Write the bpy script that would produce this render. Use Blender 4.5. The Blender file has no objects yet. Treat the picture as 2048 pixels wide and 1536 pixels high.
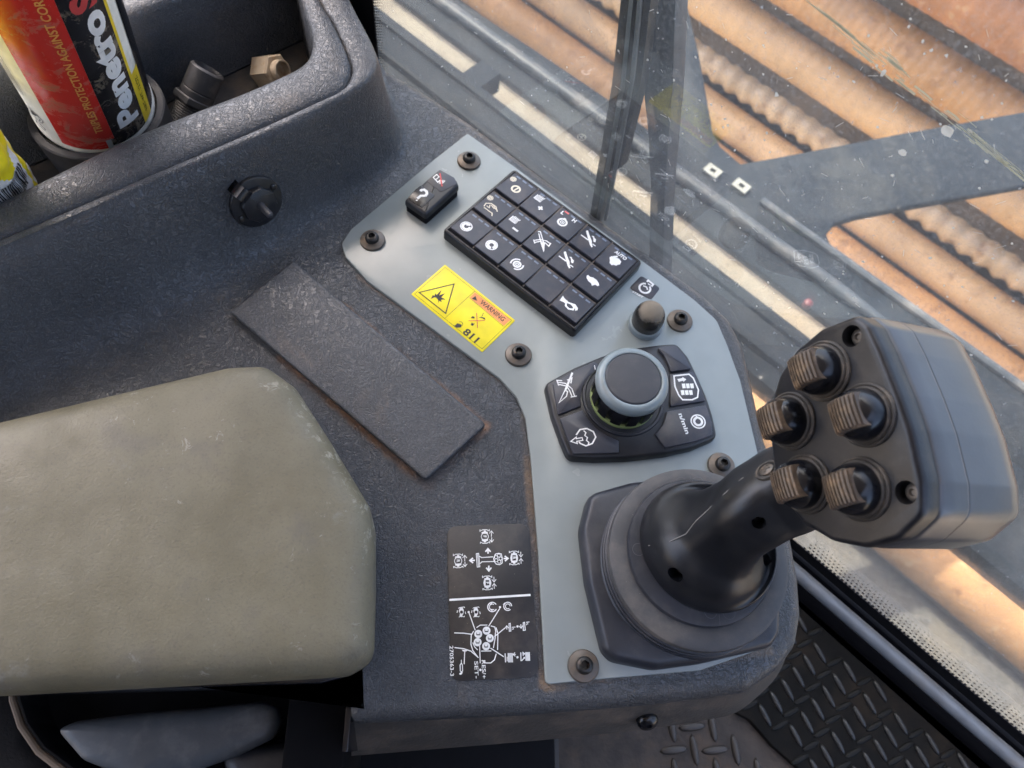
import bpy, bmesh, math, random
from mathutils import Vector, Matrix
from mathutils.bvhtree import BVHTree
random.seed(7)
V = Vector
S = 0.001                                   # builders work in millimetres
scn = bpy.context.scene
COL = scn.collection

# ------------------------------------------------------------------ camera
F_PX, NAD, DC = 1490.0, (880.0, 1480.0), 425.0
def camray(x, y): return V(((x-1024)/F_PX, -(y-768)/F_PX, -1.0))
_n = camray(*NAD).normalized()
_Z = -_n
_X = (V((1, 0, 0)) - _Z*_Z.x).normalized()
_Y = _Z.cross(_X)
RM = Matrix((_X, _Y, _Z))                   # camera -> world rotation
CAMP = V((0, 0, DC))
def wray(x, y): return (RM @ camray(x, y))
def P(x, y, z=0.0):
    r = wray(x, y); return CAMP + r*((z-DC)/r.z)
cam_d = bpy.data.cameras.new('camera'); cam = bpy.data.objects.new('camera', cam_d); COL.objects.link(cam)
cam.matrix_world = Matrix.Translation(CAMP*S) @ RM.to_4x4()
cam_d.sensor_width = 36; cam_d.lens = F_PX/2048*36
cam_d.clip_start = .01; cam_d.clip_end = 3000
cam_d.dof.use_dof = True; cam_d.dof.focus_distance = .41; cam_d.dof.aperture_fstop = 13.0
scn.camera = cam

# ------------------------------------------------------------------ world, sun, exposure
U2 = V((.73, -.684, 0)).normalized()        # runs along the window
N2 = V((-U2.y, U2.x, 0))                    # points out through the window
SUN_EL = math.radians(62)
sun_dir = (-U2*.98 + N2*.12).normalized()    # horizontal direction towards the sun
SUN_AZ = math.atan2(sun_dir.x, sun_dir.y)
world = bpy.data.worlds.new('World'); scn.world = world; world.use_nodes = True
wn = world.node_tree; wn.nodes.clear()
sky = wn.nodes.new('ShaderNodeTexSky'); sky.sky_type = 'NISHITA'; sky.sun_disc = False
sky.sun_elevation = SUN_EL; sky.sun_rotation = SUN_AZ; sky.dust_density = 5.0; sky.air_density = .7; sky.ozone_density = .5
bg = wn.nodes.new('ShaderNodeBackground'); bg.inputs[1].default_value = .15
wo = wn.nodes.new('ShaderNodeOutputWorld')
wn.links.new(sky.outputs[0], bg.inputs[0]); wn.links.new(bg.outputs[0], wo.inputs[0])
sl = bpy.data.lights.new('sun', 'SUN'); sl.energy = 2.0; sl.angle = math.radians(.6); sl.color = (1, .94, .84)
so = bpy.data.objects.new('sun', sl); COL.objects.link(so)
tosun = V((sun_dir.x*math.cos(SUN_EL), sun_dir.y*math.cos(SUN_EL), math.sin(SUN_EL)))
so.rotation_euler = tosun.to_track_quat('Z', 'Y').to_euler(); so.location = tosun*5
scn.view_settings.view_transform = 'Standard'; scn.view_settings.look = 'None'
scn.view_settings.exposure = 2.6; scn.view_settings.gamma = 1
scn.cycles.max_bounces = 7; scn.cycles.transparent_max_bounces = 12

# ------------------------------------------------------------------ materials
def srgb(r, g, b):
    f = lambda c: (c/255/12.92 if c/255 <= .04045 else ((c/255+.055)/1.055)**2.4)
    return (f(r), f(g), f(b), 1)
class NT:
    def __init__(s, name):
        s.m = bpy.data.materials.new(name); s.m.use_nodes = True
        s.t = s.m.node_tree; s.t.nodes.clear()
        s.out = s.n('ShaderNodeOutputMaterial')
        s.tc = s.n('ShaderNodeTexCoord').outputs['Object']
    def n(s, kind, **kw):
        nd = s.t.nodes.new(kind)
        for k, v in kw.items(): setattr(nd, k, v)
        return nd
    def l(s, a, b):
        s.t.links.new(a, b)
    def setv(s, sock, v):
        if hasattr(v, 'is_output'): s.l(v, sock)
        else: sock.default_value = v
    def noise(s, mm, detail=3, rough=.5, dist=0, co=None, stretch=None):
        nd = s.n('ShaderNodeTexNoise'); nd.inputs['Scale'].default_value = 1000.0/mm
        nd.inputs['Detail'].default_value = detail; nd.inputs['Roughness'].default_value = rough
        nd.inputs['Distortion'].default_value = dist
        co = co or s.tc
        if stretch:
            mp = s.n('ShaderNodeMapping'); mp.inputs['Scale'].default_value = stretch[0]; mp.inputs['Rotation'].default_value = stretch[1]
            s.l(co, mp.inputs[0]); co = mp.outputs[0]
        s.l(co, nd.inputs['Vector']); return nd.outputs['Fac']
    def voro(s, mm, feature='F1', rand=1.0, co=None):
        nd = s.n('ShaderNodeTexVoronoi', feature=feature); nd.inputs['Scale'].default_value = 1000.0/mm
        nd.inputs['Randomness'].default_value = rand
        s.l(co or s.tc, nd.inputs['Vector']); return nd.outputs['Distance']
    def warp(s, mm, amt):
        nd = s.n('ShaderNodeTexNoise'); nd.inputs['Scale'].default_value = 1000.0/mm; s.l(s.tc, nd.inputs['Vector'])
        a = s.n('ShaderNodeVectorMath', operation='SCALE'); s.l(nd.outputs['Color'], a.inputs[0]); a.inputs['Scale'].default_value = amt*S
        b = s.n('ShaderNodeVectorMath', operation='ADD'); s.l(a.outputs[0], b.inputs[0]); s.l(s.tc, b.inputs[1]); return b.outputs[0]
    def ramp(s, f, a, b, lo=0., hi=1.):
        nd = s.n('ShaderNodeMapRange', interpolation_type='SMOOTHSTEP'); s.setv(nd.inputs[0], f)
        for i, v in zip((1, 2, 3, 4), (a, b, lo, hi)): nd.inputs[i].default_value = v
        return nd.outputs[0]
    def math(s, op, a, b=0., c=None):
        nd = s.n('ShaderNodeMath', operation=op); s.setv(nd.inputs[0], a); s.setv(nd.inputs[1], b)
        if c is not None: s.setv(nd.inputs[2], c)
        return nd.outputs[0]
    def mix(s, f, a, b):
        nd = s.n('ShaderNodeMix', data_type='RGBA'); s.setv(nd.inputs['Factor'], f)
        s.setv(nd.inputs[6], a); s.setv(nd.inputs[7], b); return nd.outputs[2]
    def bump(s, h, dist_mm, strength=1., prev=None):
        nd = s.n('ShaderNodeBump'); nd.inputs['Distance'].default_value = dist_mm*S; nd.inputs['Strength'].default_value = strength
        s.l(h, nd.inputs['Height'])
        if prev is not None: s.l(prev, nd.inputs['Normal'])
        return nd.outputs[0]
    def bsdf(s, col, rough=.5, metal=0., normal=None, spec=.5, coat=0.):
        nd = s.n('ShaderNodeBsdfPrincipled'); s.setv(nd.inputs['Base Color'], col); s.setv(nd.inputs['Roughness'], rough)
        nd.inputs['Metallic'].default_value = metal; nd.inputs['Specular IOR Level'].default_value = spec
        nd.inputs['Coat Weight'].default_value = coat; nd.inputs['Coat Roughness'].default_value = .15
        if normal is not None: s.l(normal, nd.inputs['Normal'])
        return nd.outputs[0]
    def dusty(s, col, trans=.5):
        a = s.n('ShaderNodeBsdfDiffuse'); a.inputs[0].default_value = col
        b = s.n('ShaderNodeBsdfTranslucent'); b.inputs[0].default_value = col
        m = s.n('ShaderNodeMixShader'); m.inputs[0].default_value = trans; s.l(a.outputs[0], m.inputs[1]); s.l(b.outputs[0], m.inputs[2]); return m.outputs[0]
    def end(s, sh):
        s.l(sh, s.out.inputs[0]); return s.m
    def sdf_rect(s, o, xd, hx, hy, base=V((0, 200, -80))):
        """distance in mm to a rectangle lying in the z plane: centre o, long axis xd"""
        sub = s.n('ShaderNodeVectorMath', operation='SUBTRACT'); s.l(s.tc, sub.inputs[0]); sub.inputs[1].default_value = (o-base)*S
        yd = V((-xd.y, xd.x, 0)); d = []
        for ax, h in ((xd, hx), (yd, hy)):
            dp = s.n('ShaderNodeVectorMath', operation='DOT_PRODUCT'); s.l(sub.outputs[0], dp.inputs[0]); dp.inputs[1].default_value = ax*1000
            d.append(s.math('MAXIMUM', s.math('SUBTRACT', s.math('ABSOLUTE', dp.outputs['Value']), h), 0.))
        return s.math('SQRT', s.math('ADD', s.math('MULTIPLY', d[0], d[0]), s.math('MULTIPLY', d[1], d[1])))

def plain(name, col, rough=.5, metal=0., spec=.5, bump=None, dirt=None, speck=None, coat=0., mot=.11):
    """colour with slow mottling, optional grain (mm, depth mm), dirt (colour, mm, amount), specks (colour, mm, threshold)"""
    t = NT(name)
    c = t.mix(t.ramp(t.noise(18, 4), .3, .7), tuple(x*(1-mot) for x in col[:3])+(1,), tuple(min(1, x*(1+mot)) for x in col[:3])+(1,))
    r = rough
    if dirt:
        f = t.math('MULTIPLY', t.ramp(t.noise(dirt[1], 5, .65), .45, .75), dirt[2])
        c = t.mix(f, c, dirt[0]); r = t.ramp(f, 0, 1, rough, min(1, rough+.3))
    if speck:
        c = t.mix(t.ramp(t.noise(speck[1], 2, .6), speck[2], speck[2]+.06), c, speck[0])
    nm = t.bump(t.noise(bump[0], 3, .6), bump[1]) if bump else None
    return t.end(t.bsdf(c, r, metal, nm, spec, coat))

DUST = (.30, .22, .15, 1)
def leather(name, col, stains=(), grain=1.0, smear=True):
    t = NT(name)
    w = t.warp(7, 3.5)
    n1 = t.noise(3.2, 2, .5, .8, co=w, stretch=((1, .36, .6), (0, 0, .75)))
    n2 = t.noise(2.5, 2, .5, .8, co=w, stretch=((.42, 1, .6), (0, 0, .55)))
    rid = lambda n: t.math('ABSOLUTE', t.math('SUBTRACT', n, .5))
    cr = t.math('MINIMUM', t.ramp(rid(n1), 0, .06), t.ramp(rid(n2), 0, .055))       # 0 in the creases
    h = t.math('ADD', t.math('MULTIPLY', cr, .6), t.math('MULTIPLY', n1, .2))
    fine = t.noise(.9, 2, .6)
    nm = t.bump(h, .46*grain); nm = t.bump(fine, .15*grain, prev=nm); nm = t.bump(t.noise(30, 2), .8, prev=nm)
    c = t.mix(t.ramp(t.noise(45, 4, .6), .3, .7), tuple(x*.8 for x in col[:3])+(1,), tuple(x*1.15 for x in col[:3])+(1,))
    # pale dust and painted highlights on the grain tops
    c = t.mix(t.math('MULTIPLY', t.math('MULTIPLY', cr, t.ramp(fine, .4, .7)), .3), c, (.19, .20, .22, 1))
    if smear:
        c = t.mix(t.math('MULTIPLY', t.ramp(t.noise(60, 5, .7, .5), .55, .8), .30), c, DUST)
    c = t.mix(t.ramp(t.noise(7, 2, .5), .8, .86, 0, .3), c, (.4, .38, .35, 1))
    for (o, xd, hx, hy, wid, amt, colr) in stains:
        d = t.sdf_rect(o, xd, hx, hy)
        edge = t.math('ADD', d, t.math('MULTIPLY', t.noise(9, 4, .7), wid*1.3))
        f = t.math('MULTIPLY', t.ramp(edge, wid*1.6, wid*.5), t.math('MULTIPLY', t.ramp(t.noise(2.2, 3, .7), .25, .7, .45, 1.), t.ramp(t.noise(32, 3), .38, .62, .15, 1.)))
        c = t.mix(t.math('MULTIPLY', f, amt), c, colr)
    return t.end(t.bsdf(c, t.ramp(n1, .3, .7, .32, .48), 0, nm, .55))

# ------------------------------------------------------------------ object helpers
ORG = {}
def org(o): return ORG.get(o.name, V((0, 0, 0))) if o is not None else V((0, 0, 0))
def tag(o, label=None, cat=None, group=None, kind=None):
    if label: o['label'] = label
    if cat: o['category'] = cat
    if group: o['group'] = group
    if kind: o['kind'] = kind
    return o
def thing(name, loc, label, cat, group=None):
    o = bpy.data.objects.new(name, None); COL.objects.link(o); o.empty_display_size = .02
    o.location = V(loc)*S; ORG[o.name] = V(loc); return tag(o, label, cat, group)
def obj(name, vf, mats, parent=None, smooth=35, face_mats=None, bevel=None):
    vs, fs = vf; b = org(parent)
    me = bpy.data.meshes.new(name); me.from_pydata([(V(v)-b)*S for v in vs], [], [list(f) for f in fs])
    if not isinstance(mats, (list, tuple)): mats = [mats]
    for m in mats: me.materials.append(m)
    if face_mats:
        for p, i in zip(me.polygons, face_mats): p.material_index = i
    bm = bmesh.new(); bm.from_mesh(me)
    bmesh.ops.recalc_face_normals(bm, faces=bm.faces)
    if bevel:
        es = [e for e in bm.edges if len(e.link_faces) == 2 and e.calc_face_angle() > math.radians(30)]
        bmesh.ops.bevel(bm, geom=es, offset=bevel*S, segments=2, profile=.6, affect='EDGES', clamp_overlap=True)
    if smooth:
        a = math.radians(smooth)
        for f in bm.faces: f.smooth = True
        for e in bm.edges:
            if len(e.link_faces) == 2 and e.calc_face_angle(0) > a: e.smooth = False
    bm.to_mesh(me); bm.free()
    o = bpy.data.objects.new(name, me); COL.objects.link(o)
    if parent is not None: o.parent = parent
    ORG[o.name] = b
    return o
class Frame:
    def __init__(s, o, x, y=None, z=None):
        s.o = V(o); s.x = V(x).normalized()
        if z is not None: s.z = V(z).normalized(); s.x = (s.x - s.z*s.x.dot(s.z)).normalized(); s.y = s.z.cross(s.x)
        else:
            y = V(y); s.y = (y - s.x*y.dot(s.x)).normalized(); s.z = s.x.cross(s.y)
    def __call__(s, a, b, c=0.): return s.o + s.x*a + s.y*b + s.z*c
    def px(s, x, y, h=0.):
        r = wray(x, y); o = s.o + s.z*h; t = (o-CAMP).dot(s.z)/r.dot(s.z); q = CAMP + r*t - o
        return (q.dot(s.x), q.dot(s.y))
    def at(s, a, b, c=0.): return Frame(s(a, b, c), s.x, s.y)
W0 = Frame((0, 0, 0), (1, 0, 0), (0, 1, 0))
def join(*vfs):
    V_, F_ = [], []
    for v, f in vfs:
        b = len(V_); V_ += list(v); F_ += [[i+b for i in q] for q in f]
    return V_, F_
def roundpoly(pts, r, seg=6):
    n = len(pts); out = []
    rs = r if isinstance(r, (list, tuple)) else [r]*n
    for i in range(n):
        p0, p1, p2 = V(pts[i-1]).to_2d(), V(pts[i]).to_2d(), V(pts[(i+1) % n]).to_2d()
        a, b = (p0-p1), (p2-p1); la, lb = a.length, b.length; a /= la; b /= lb
        ang = math.acos(max(-1, min(1, a.dot(b)))); d = rs[i]/max(math.tan(ang/2), 1e-4); d = min(d, la*.49, lb*.49)
        if rs[i] <= 0: out += [p1.copy() for _ in range(1)]; continue
        q0, q2 = p1+a*d, p1+b*d
        for k in range(seg+1):
            t = k/seg; out.append(q0*(1-t)**2 + p1*2*t*(1-t) + q2*t*t)
    return [(p.x, p.y) for p in out]
def ccw(pts):
    A = sum(pts[i-1][0]*pts[i][1]-pts[i][0]*pts[i-1][1] for i in range(len(pts)))
    return list(pts) if A > 0 else list(pts)[::-1]
def inset(pts, d):
    n = len(pts); out = []
    for i in range(n):
        p0, p1, p2 = V(pts[i-1]), V(pts[i]), V(pts[(i+1) % n])
        a = (p1-p0); b = (p2-p1)
        if a.length < 1e-6: a = b
        if b.length < 1e-6: b = a
        a = a.normalized(); b = b.normalized(); na, nb = V((-a.y, a.x)), V((-b.y, b.x))
        m = na+nb
        m = na if m.length < 1e-4 else m.normalized()
        k = d/max(.5, m.dot(na)); out.append((p1.x+m.x*k, p1.y+m.y*k))
    return out
def loft(rings, cap0=True, cap1=True, closed=True):
    n = len(rings[0]); vs = [V(p) for r in rings for p in r]; fs = []
    for j in range(len(rings)-1):
        for i in range(n if closed else n-1):
            a, b = j*n+i, j*n+(i+1) % n; fs.append((a, b, b+n, a+n))
    if cap0: fs.append(list(range(n))[::-1])
    if cap1: fs.append([(len(rings)-1)*n+i for i in range(n)])
    return vs, fs
def oloft(outline, prof, fr=W0, cap0=True, cap1=True):
    """outline swept through (inset, height) pairs"""
    o = ccw(outline)
    return loft([[fr(x, y, z) for x, y in inset(o, d)] for d, z in prof], cap0, cap1)
def pillow(outline, prof, top, fr=W0, drop=None):
    """oloft, then closed by rings shrinking towards the centroid: (scale, height) pairs"""
    o = ccw(outline); rings = [[(x, y, z) for x, y in inset(o, d)] for d, z in prof]
    last = rings[-1]; cx = sum(p[0] for p in last)/len(last); cy = sum(p[1] for p in last)/len(last)
    for k, z in top: rings.append([(cx+(x-cx)*k, cy+(y-cy)*k, z) for x, y, _ in last])
    vs, fs = loft([[fr(*p) for p in r] for r in rings], True, False)
    n = len(last); b = len(vs)-n; vs.append(fr(cx, cy, rings[-1][0][2])); c = len(vs)-1
    return vs, fs+[(b+i, b+(i+1) % n, c) for i in range(n)]
def slab(outline, z0, z1, bev=.6, fr=W0):
    return oloft(outline, [(0, z0), (0, z1-bev), (bev*.35, z1-bev*.3), (bev, z1)], fr)
def lathe(prof, fr=W0, seg=48, cap0=False, cap1=True, wob=None):
    rings = []
    for r, z in prof:
        ring = []
        for k in range(seg):
            a = 2*math.pi*k/seg; rr = r*(wob(a, r, z) if wob else 1); ring.append(fr(rr*math.cos(a), rr*math.sin(a), z))
        rings.append(ring)
    return loft(rings, cap0, cap1)
def tube(path, r, seg=10, fr=W0, flat=1.0, up=V((0, 0, 1))):
    path = [fr(*p) if not isinstance(p, Vector) else p for p in path]; rings = []
    for i, p in enumerate(path):
        d = (path[min(i+1, len(path)-1)]-path[max(i-1, 0)]).normalized()
        u = up if abs(d.dot(up)) < .95 else V((1, 0, 0))
        a = d.cross(u).normalized(); b = a.cross(d)
        ri = r[i] if isinstance(r, (list, tuple)) else r
        rings.append([p + a*ri*math.cos(2*math.pi*k/seg) + b*ri*flat*math.sin(2*math.pi*k/seg) for k in range(seg)])
    return loft(rings)
def box(x0, x1, y0, y1, z0, z1, fr=W0):
    return loft([[fr(x, y, z) for x, y in ((x0, y0), (x1, y0), (x1, y1), (x0, y1))] for z in (z0, z1)])
def catmull(pts, n):
    """resample a polyline of Vectors smoothly into n points (uniform in index)"""
    out = []; m = len(pts)
    for k in range(n):
        t = k*(m-1)/(n-1); i = min(int(t), m-2); t -= i
        p0, p1, p2, p3 = pts[max(i-1, 0)], pts[i], pts[i+1], pts[min(i+2, m-1)]
        out.append(.5*((2*p1)+(p2-p0)*t+(2*p0-5*p1+4*p2-p3)*t*t+(3*p1-p0-3*p2+p3)*t**3))
    return out
def cut(o, vf):
    """subtract a closed shape from an object's mesh"""
    c = obj('cutter', vf, list(o.data.materials) or [None], None, 0)
    c.location = -org(o)*S
    md = o.modifiers.new('b', 'BOOLEAN'); md.object = c; md.operation = 'DIFFERENCE'; md.solver = 'EXACT'
    par = o.parent; o.parent = None
    dg = bpy.context.evaluated_depsgraph_get(); dg.update()
    me = bpy.data.meshes.new_from_object(o.evaluated_get(dg)); o.modifiers.clear(); o.data = me
    o.parent = par; bpy.data.objects.remove(c)

FONT = {}
def text_mesh(s, bold=0.0):
    key = (s, bold)
    if key in FONT: return FONT[key]
    cu = bpy.data.curves.new('t', 'FONT'); cu.body = s; cu.size = 1; cu.offset = bold; cu.resolution_u = 4
    o = bpy.data.objects.new('t', cu); COL.objects.link(o)
    dg = bpy.context.evaluated_depsgraph_get(); dg.update()
    me = o.evaluated_get(dg).to_mesh()
    r = ([(v.co.x, v.co.y) for v in me.vertices], [list(p.vertices) for p in me.polygons])
    bpy.data.objects.remove(o); FONT[key] = r; return r
class Ink:
    """flat print: strokes, fills and lettering in a 2-D frame, laid a hair above a surface"""
    def __init__(s): s.v = []; s.f = []; s.k = 0
    def add(s, pts, faces):
        b = len(s.v); s.v += [(x, y, s.k*.012) for x, y in pts]; s.f += [[i+b for i in f] for f in faces]; s.k = (s.k+1) % 40; return s
    def fill(s, pts): return s.add(pts, [list(range(len(pts)))])
    bold = 1.0
    def line(s, pts, w, closed=False):
        w *= Ink.bold
        n = len(pts); L, R_ = [], []
        for i in range(n):
            p = V(pts[i]); a = V(pts[i-1]) if (i > 0 or closed) else None; b = V(pts[(i+1) % n]) if (i < n-1 or closed) else None
            d1 = (p-a).normalized() if a is not None else None; d2 = (b-p).normalized() if b is not None else None
            d1 = d1 or d2; d2 = d2 or d1
            n1, n2 = V((-d1.y, d1.x)), V((-d2.y, d2.x)); m = n1+n2
            m = n1 if m.length < .2 else m.normalized(); k = w/2/max(.45, m.dot(n1))
            L.append((p+m*k).to_tuple()); R_.append((p-m*k).to_tuple())
        fs = [(i, (i+1) % n, n+(i+1) % n, n+i) for i in range(n if closed else n-1)]
        return s.add(L+R_, fs)
    def arc(s, c, r, w, a0=0, a1=360, n=28):
        full = abs(a1-a0) >= 359.9
        q = [(c[0]+r*math.cos(math.radians(a0+(a1-a0)*k/n)), c[1]+r*math.sin(math.radians(a0+(a1-a0)*k/n))) for k in range(n if full else n+1)]
        return s.line(q, w, full)
    def disc(s, c, r, n=20): return s.fill([(c[0]+r*math.cos(2*math.pi*k/n), c[1]+r*math.sin(2*math.pi*k/n)) for k in range(n)])
    def arrow(s, a, b, w, h):
        a, b = V(a), V(b); d = (b-a).normalized(); q = V((-d.y, d.x)); e = b-d*h
        s.line([a.to_tuple(), e.to_tuple()], w); return s.fill([(e+q*h*.6).to_tuple(), b.to_tuple(), (e-q*h*.6).to_tuple()])
    def chev(s, a, b, w, h):
        a, b = V(a), V(b); d = (b-a).normalized(); q = V((-d.y, d.x)); e = b-d*h
        s.line([a.to_tuple(), b.to_tuple()], w); return s.line([(e+q*h*.8).to_tuple(), b.to_tuple(), (e-q*h*.8).to_tuple()], w)
    def text(s, st, c, h, rot=0, fit=None, bold=.01, sx=1.):
        """cap height h, centred on c; fit = wanted length"""
        v, f = text_mesh(st, bold)
        xs = [p[0] for p in v]; ys = [p[1] for p in v]; k = h/.69; mx = (min(xs)+max(xs))/2; kx = k*sx
        if fit: kx = fit/(max(xs)-min(xs))
        ca, sa = math.cos(math.radians(rot)), math.sin(math.radians(rot)); out = []
        for x, y in v:
            X, Y = (x-mx)*kx, (y-.345)*k; out.append((c[0]+X*ca-Y*sa, c[1]+X*sa+Y*ca))
        return s.add(out, f)
    def build(s, name, fr, mat, parent, h=0.0, maxseg=None):
        if not s.f: return None
        vs, fs = s.v, s.f
        if maxseg:                                            # subdivide for wrapping round a cylinder
            bm = bmesh.new(); bv = [bm.verts.new(v) for v in vs]
            for q in fs:
                try: bm.faces.new([bv[i] for i in q])
                except ValueError: pass
            lo = min(v[0] for v in vs); hi = max(v[0] for v in vs); x = lo+maxseg
            while x < hi:
                bmesh.ops.bisect_plane(bm, geom=bm.verts[:]+bm.edges[:]+bm.faces[:], plane_co=(x, 0, 0), plane_no=(1, 0, 0)); x += maxseg
            bm.verts.index_update(); vs = [tuple(v.co) for v in bm.verts]; fs = [[v.index for v in q.verts] for q in bm.faces]; bm.free()
        return obj(name, ([fr(x, y, z+h) for x, y, z in vs], fs), mat, parent, 0)

# ------------------------------------------------------------------ palette
def pxs(pts, z=0.): return [P(x, y, z).to_2d().to_tuple() for x, y in pts]
COVER = [(585, 521), (459, 623), (851, 961), (973, 850)]
cvw = [P(x, y, 4) for x, y in COVER]; cvc = sum(cvw, V())/4; cvx = ((cvw[2]-cvw[1])+(cvw[3]-cvw[0])).normalized()
cv_l = ((cvw[2]-cvw[1]).length+(cvw[3]-cvw[0]).length)/2; cv_w = ((cvw[1]-cvw[0]).length+(cvw[3]-cvw[2]).length)/2
RUST = (.27, .13, .055, 1)
DECAL = [(893, 1053), (902, 1362), (1078, 1356), (1058, 1047)]
dcw = [P(x, y) for x, y in DECAL]; dcc = sum(dcw, V())/4; dcx = ((dcw[1]-dcw[0])+(dcw[2]-dcw[3])).normalized()
pe0, pe1 = P(1052, 830), P(1092, 1372); pex = (pe1-pe0).normalized()
pf0, pf1 = P(720, 552), P(1010, 762); pfx = (pf1-pf0).normalized()
pg0, pg1 = P(1092, 1372), P(1540, 1300); pgx = (pg1-pg0).normalized()
BASE = (.050, .053, .058, 1)
M_con = leather('grained_console_plastic', BASE, [
    (V((cvc.x, cvc.y, 0)) + cvx*24, cvx, cv_l/2-22, cv_w/2+.5, 4.2, .8, RUST),
    ((pe0+pe1)/2, pex, (pe1-pe0).length/2, 2.5, 2.6, .75, (.25, .16, .09, 1)),
    ((pf0+pf1)/2, pfx, (pf1-pf0).length/2, 1.5, 2.6, .5, (.22, .15, .1, 1)),
    ((pg0+pg1)/2, pgx, (pg1-pg0).length/2, 1.5, 3.2, .7, (.27, .18, .1, 1))])
M_tray = leather('grained_tray_plastic', BASE, [], 1.0)
M_rubgrain = leather('storage_cover_plastic', (.060, .062, .066, 1), [], .6)
M_skirt = plain('dusty_skirt_plastic', (.06, .054, .049, 1), .6, bump=(3, .5), dirt=((.17, .13, .10, 1), 25, .6))
M_panel = plain('grey_green_panel_paint', (.255, .285, .28, 1), .27, bump=(1.2, .025), dirt=((.28, .27, .24, 1), 60, .12), speck=((.5, .5, .48, 1), 2.6, .78), mot=.03)
M_black = plain('satin_black_plastic', (.013, .014, .018, 1), .36, bump=(.7, .05), dirt=((.09, .08, .07, 1), 22, .25), speck=((.2, .17, .14, 1), 1.6, .78))
M_gloss = plain('polished_black_plastic', (.006, .0065, .009, 1), .24, bump=(1.2, .03), dirt=((.05, .045, .042, 1), 30, .18), speck=((.16, .15, .13, 1), 1.2, .82))
M_mould = plain('moulded_grey_black_plastic', (.022, .025, .034, 1), .4, bump=(.9, .07), dirt=((.09, .085, .085, 1), 26, .5), speck=((.25, .22, .2, 1), 1.5, .77))
M_ringdust = plain('dusty_gaiter_rubber', (.055, .055, .058, 1), .6, bump=(.8, .08), dirt=((.15, .135, .12, 1), 30, .8), speck=((.3, .28, .25, 1), 1.4, .75))
M_key = plain('grey_key_plastic', (.034, .038, .052, 1), .36, bump=(.6, .03), dirt=((.16, .13, .11, 1), 15, .3))
M_slot = plain('dusty_key_slot', (.11, .095, .085, 1), .7, bump=(1, .06), dirt=((.24, .19, .15, 1), 8, .8))
M_dark = plain('deep_black_rubber', (.006, .006, .008, 1), .65, spec=.15, bump=(1, .04))
M_white = plain('white_print', (.78, .79, .78, 1), .5)
M_tan = plain('aged_white_print', (.72, .66, .52, 1), .5)
M_led = plain('pale_blue_lamp_window', (.17, .21, .28, 1), .35)
M_red = plain('red_print', (.55, .06, .06, 1), .45)
M_ledred = plain('red_lamp_window', (.8, .16, .14, 1), .4)
M_steel = plain('weathered_screw_steel', (.13, .115, .10, 1), .45, .5, bump=(1, .06), dirt=((.20, .13, .08, 1), 6, .6))
M_bolt = plain('dark_bolt_head', (.03, .03, .03, 1), .35, .5, bump=(.8, .06), dirt=((.2, .15, .11, 1), 4, .5))
M_yel = plain('yellow_label_film', (.84, .70, .008, 1), .38)
M_org = plain('orange_label_band', (.80, .30, .09, 1), .4)
M_blk = plain('black_print', (.012, .012, .012, 1), .5)
M_chrome = plain('bluish_knob_ring', (.20, .245, .265, 1), .3, .1, bump=(1, .02), dirt=((.33, .30, .25, 1), 14, .35))
M_knobtop = plain('charcoal_knob_cap', (.04, .042, .05, 1), .45, bump=(.8, .04), dirt=((.13, .12, .1, 1), 14, .3), speck=((.3, .28, .24, 1), 1.2, .78))
M_lime = plain('lime_dial_ring', (.28, .34, .12, 1), .5)
M_decal = plain('black_decal_film', (.016, .015, .016, 1), .42, bump=(1.1, .09), dirt=((.12, .095, .075, 1), 40, .5), speck=((.26, .22, .17, 1), 1.3, .74))
M_thumb = plain('worn_brown_thumb_ribs', (.085, .062, .044, 1), .5, bump=(.9, .08), dirt=((.33, .22, .13, 1), 6, .7))
M_dustring = plain('dusty_button_collar', (.045, .04, .036, 1), .6, bump=(.8, .05), dirt=((.20, .16, .12, 1), 8, .6))
def armrest_mat():
    t = NT('olive_grey_armrest_vinyl')
    c = t.mix(t.ramp(t.noise(70, 5, .6), .3, .7), (.118, .104, .064, 1), (.172, .155, .104, 1))
    c = t.mix(t.ramp(t.noise(38, 4, .65), .52, .75, 0, .55), c, (.115, .105, .088, 1))
    c = t.mix(t.ramp(t.noise(30, 5, .7), .6, .78, 0, .5), c, (.235, .235, .215, 1))
    c = t.mix(t.ramp(t.noise(1.3, 2, .6), .5, .72, 0, .35), c, (.09, .08, .062, 1))
    wn_ = t.noise(7, 6, .75, .6)
    sc = t.math('MULTIPLY', t.ramp(wn_, .6, .68), t.ramp(t.noise(48, 2), .5, .66)); c = t.mix(t.math('MULTIPLY', sc, .4), c, (.42, .41, .36, 1))
    for (x0, y0), (x1, y1), wd in (((575, 768), (742, 1030), 5), ((742, 1030), (738, 1090), 4), ((520, 770), (590, 800), 3)):
        e0, e1 = P(x0, y0, 36), P(x1, y1, 36); m_ = (e0+e1)/2; d_ = (e1-e0); L_ = d_.length; d_.z = 0
        f = t.math('MULTIPLY', t.ramp(t.sdf_rect(V((m_.x, m_.y, 0)), d_.normalized(), L_/2, .5, P(300, 1150, 8)), wd*1.6, .5), t.ramp(wn_, .52, .66))
        c = t.mix(t.math('MULTIPLY', f, .65), c, (.42, .40, .33, 1))
    nm = t.bump(t.noise(1.5, 3, .6), .26); nm = t.bump(t.noise(4, 3), .07, prev=nm); nm = t.bump(t.noise(45, 2), 1.2, prev=nm)
    return t.end(t.bsdf(c, t.ramp(t.noise(25, 3), .3, .7, .42, .62), 0, nm, .45))
M_arm = armrest_mat()

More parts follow.
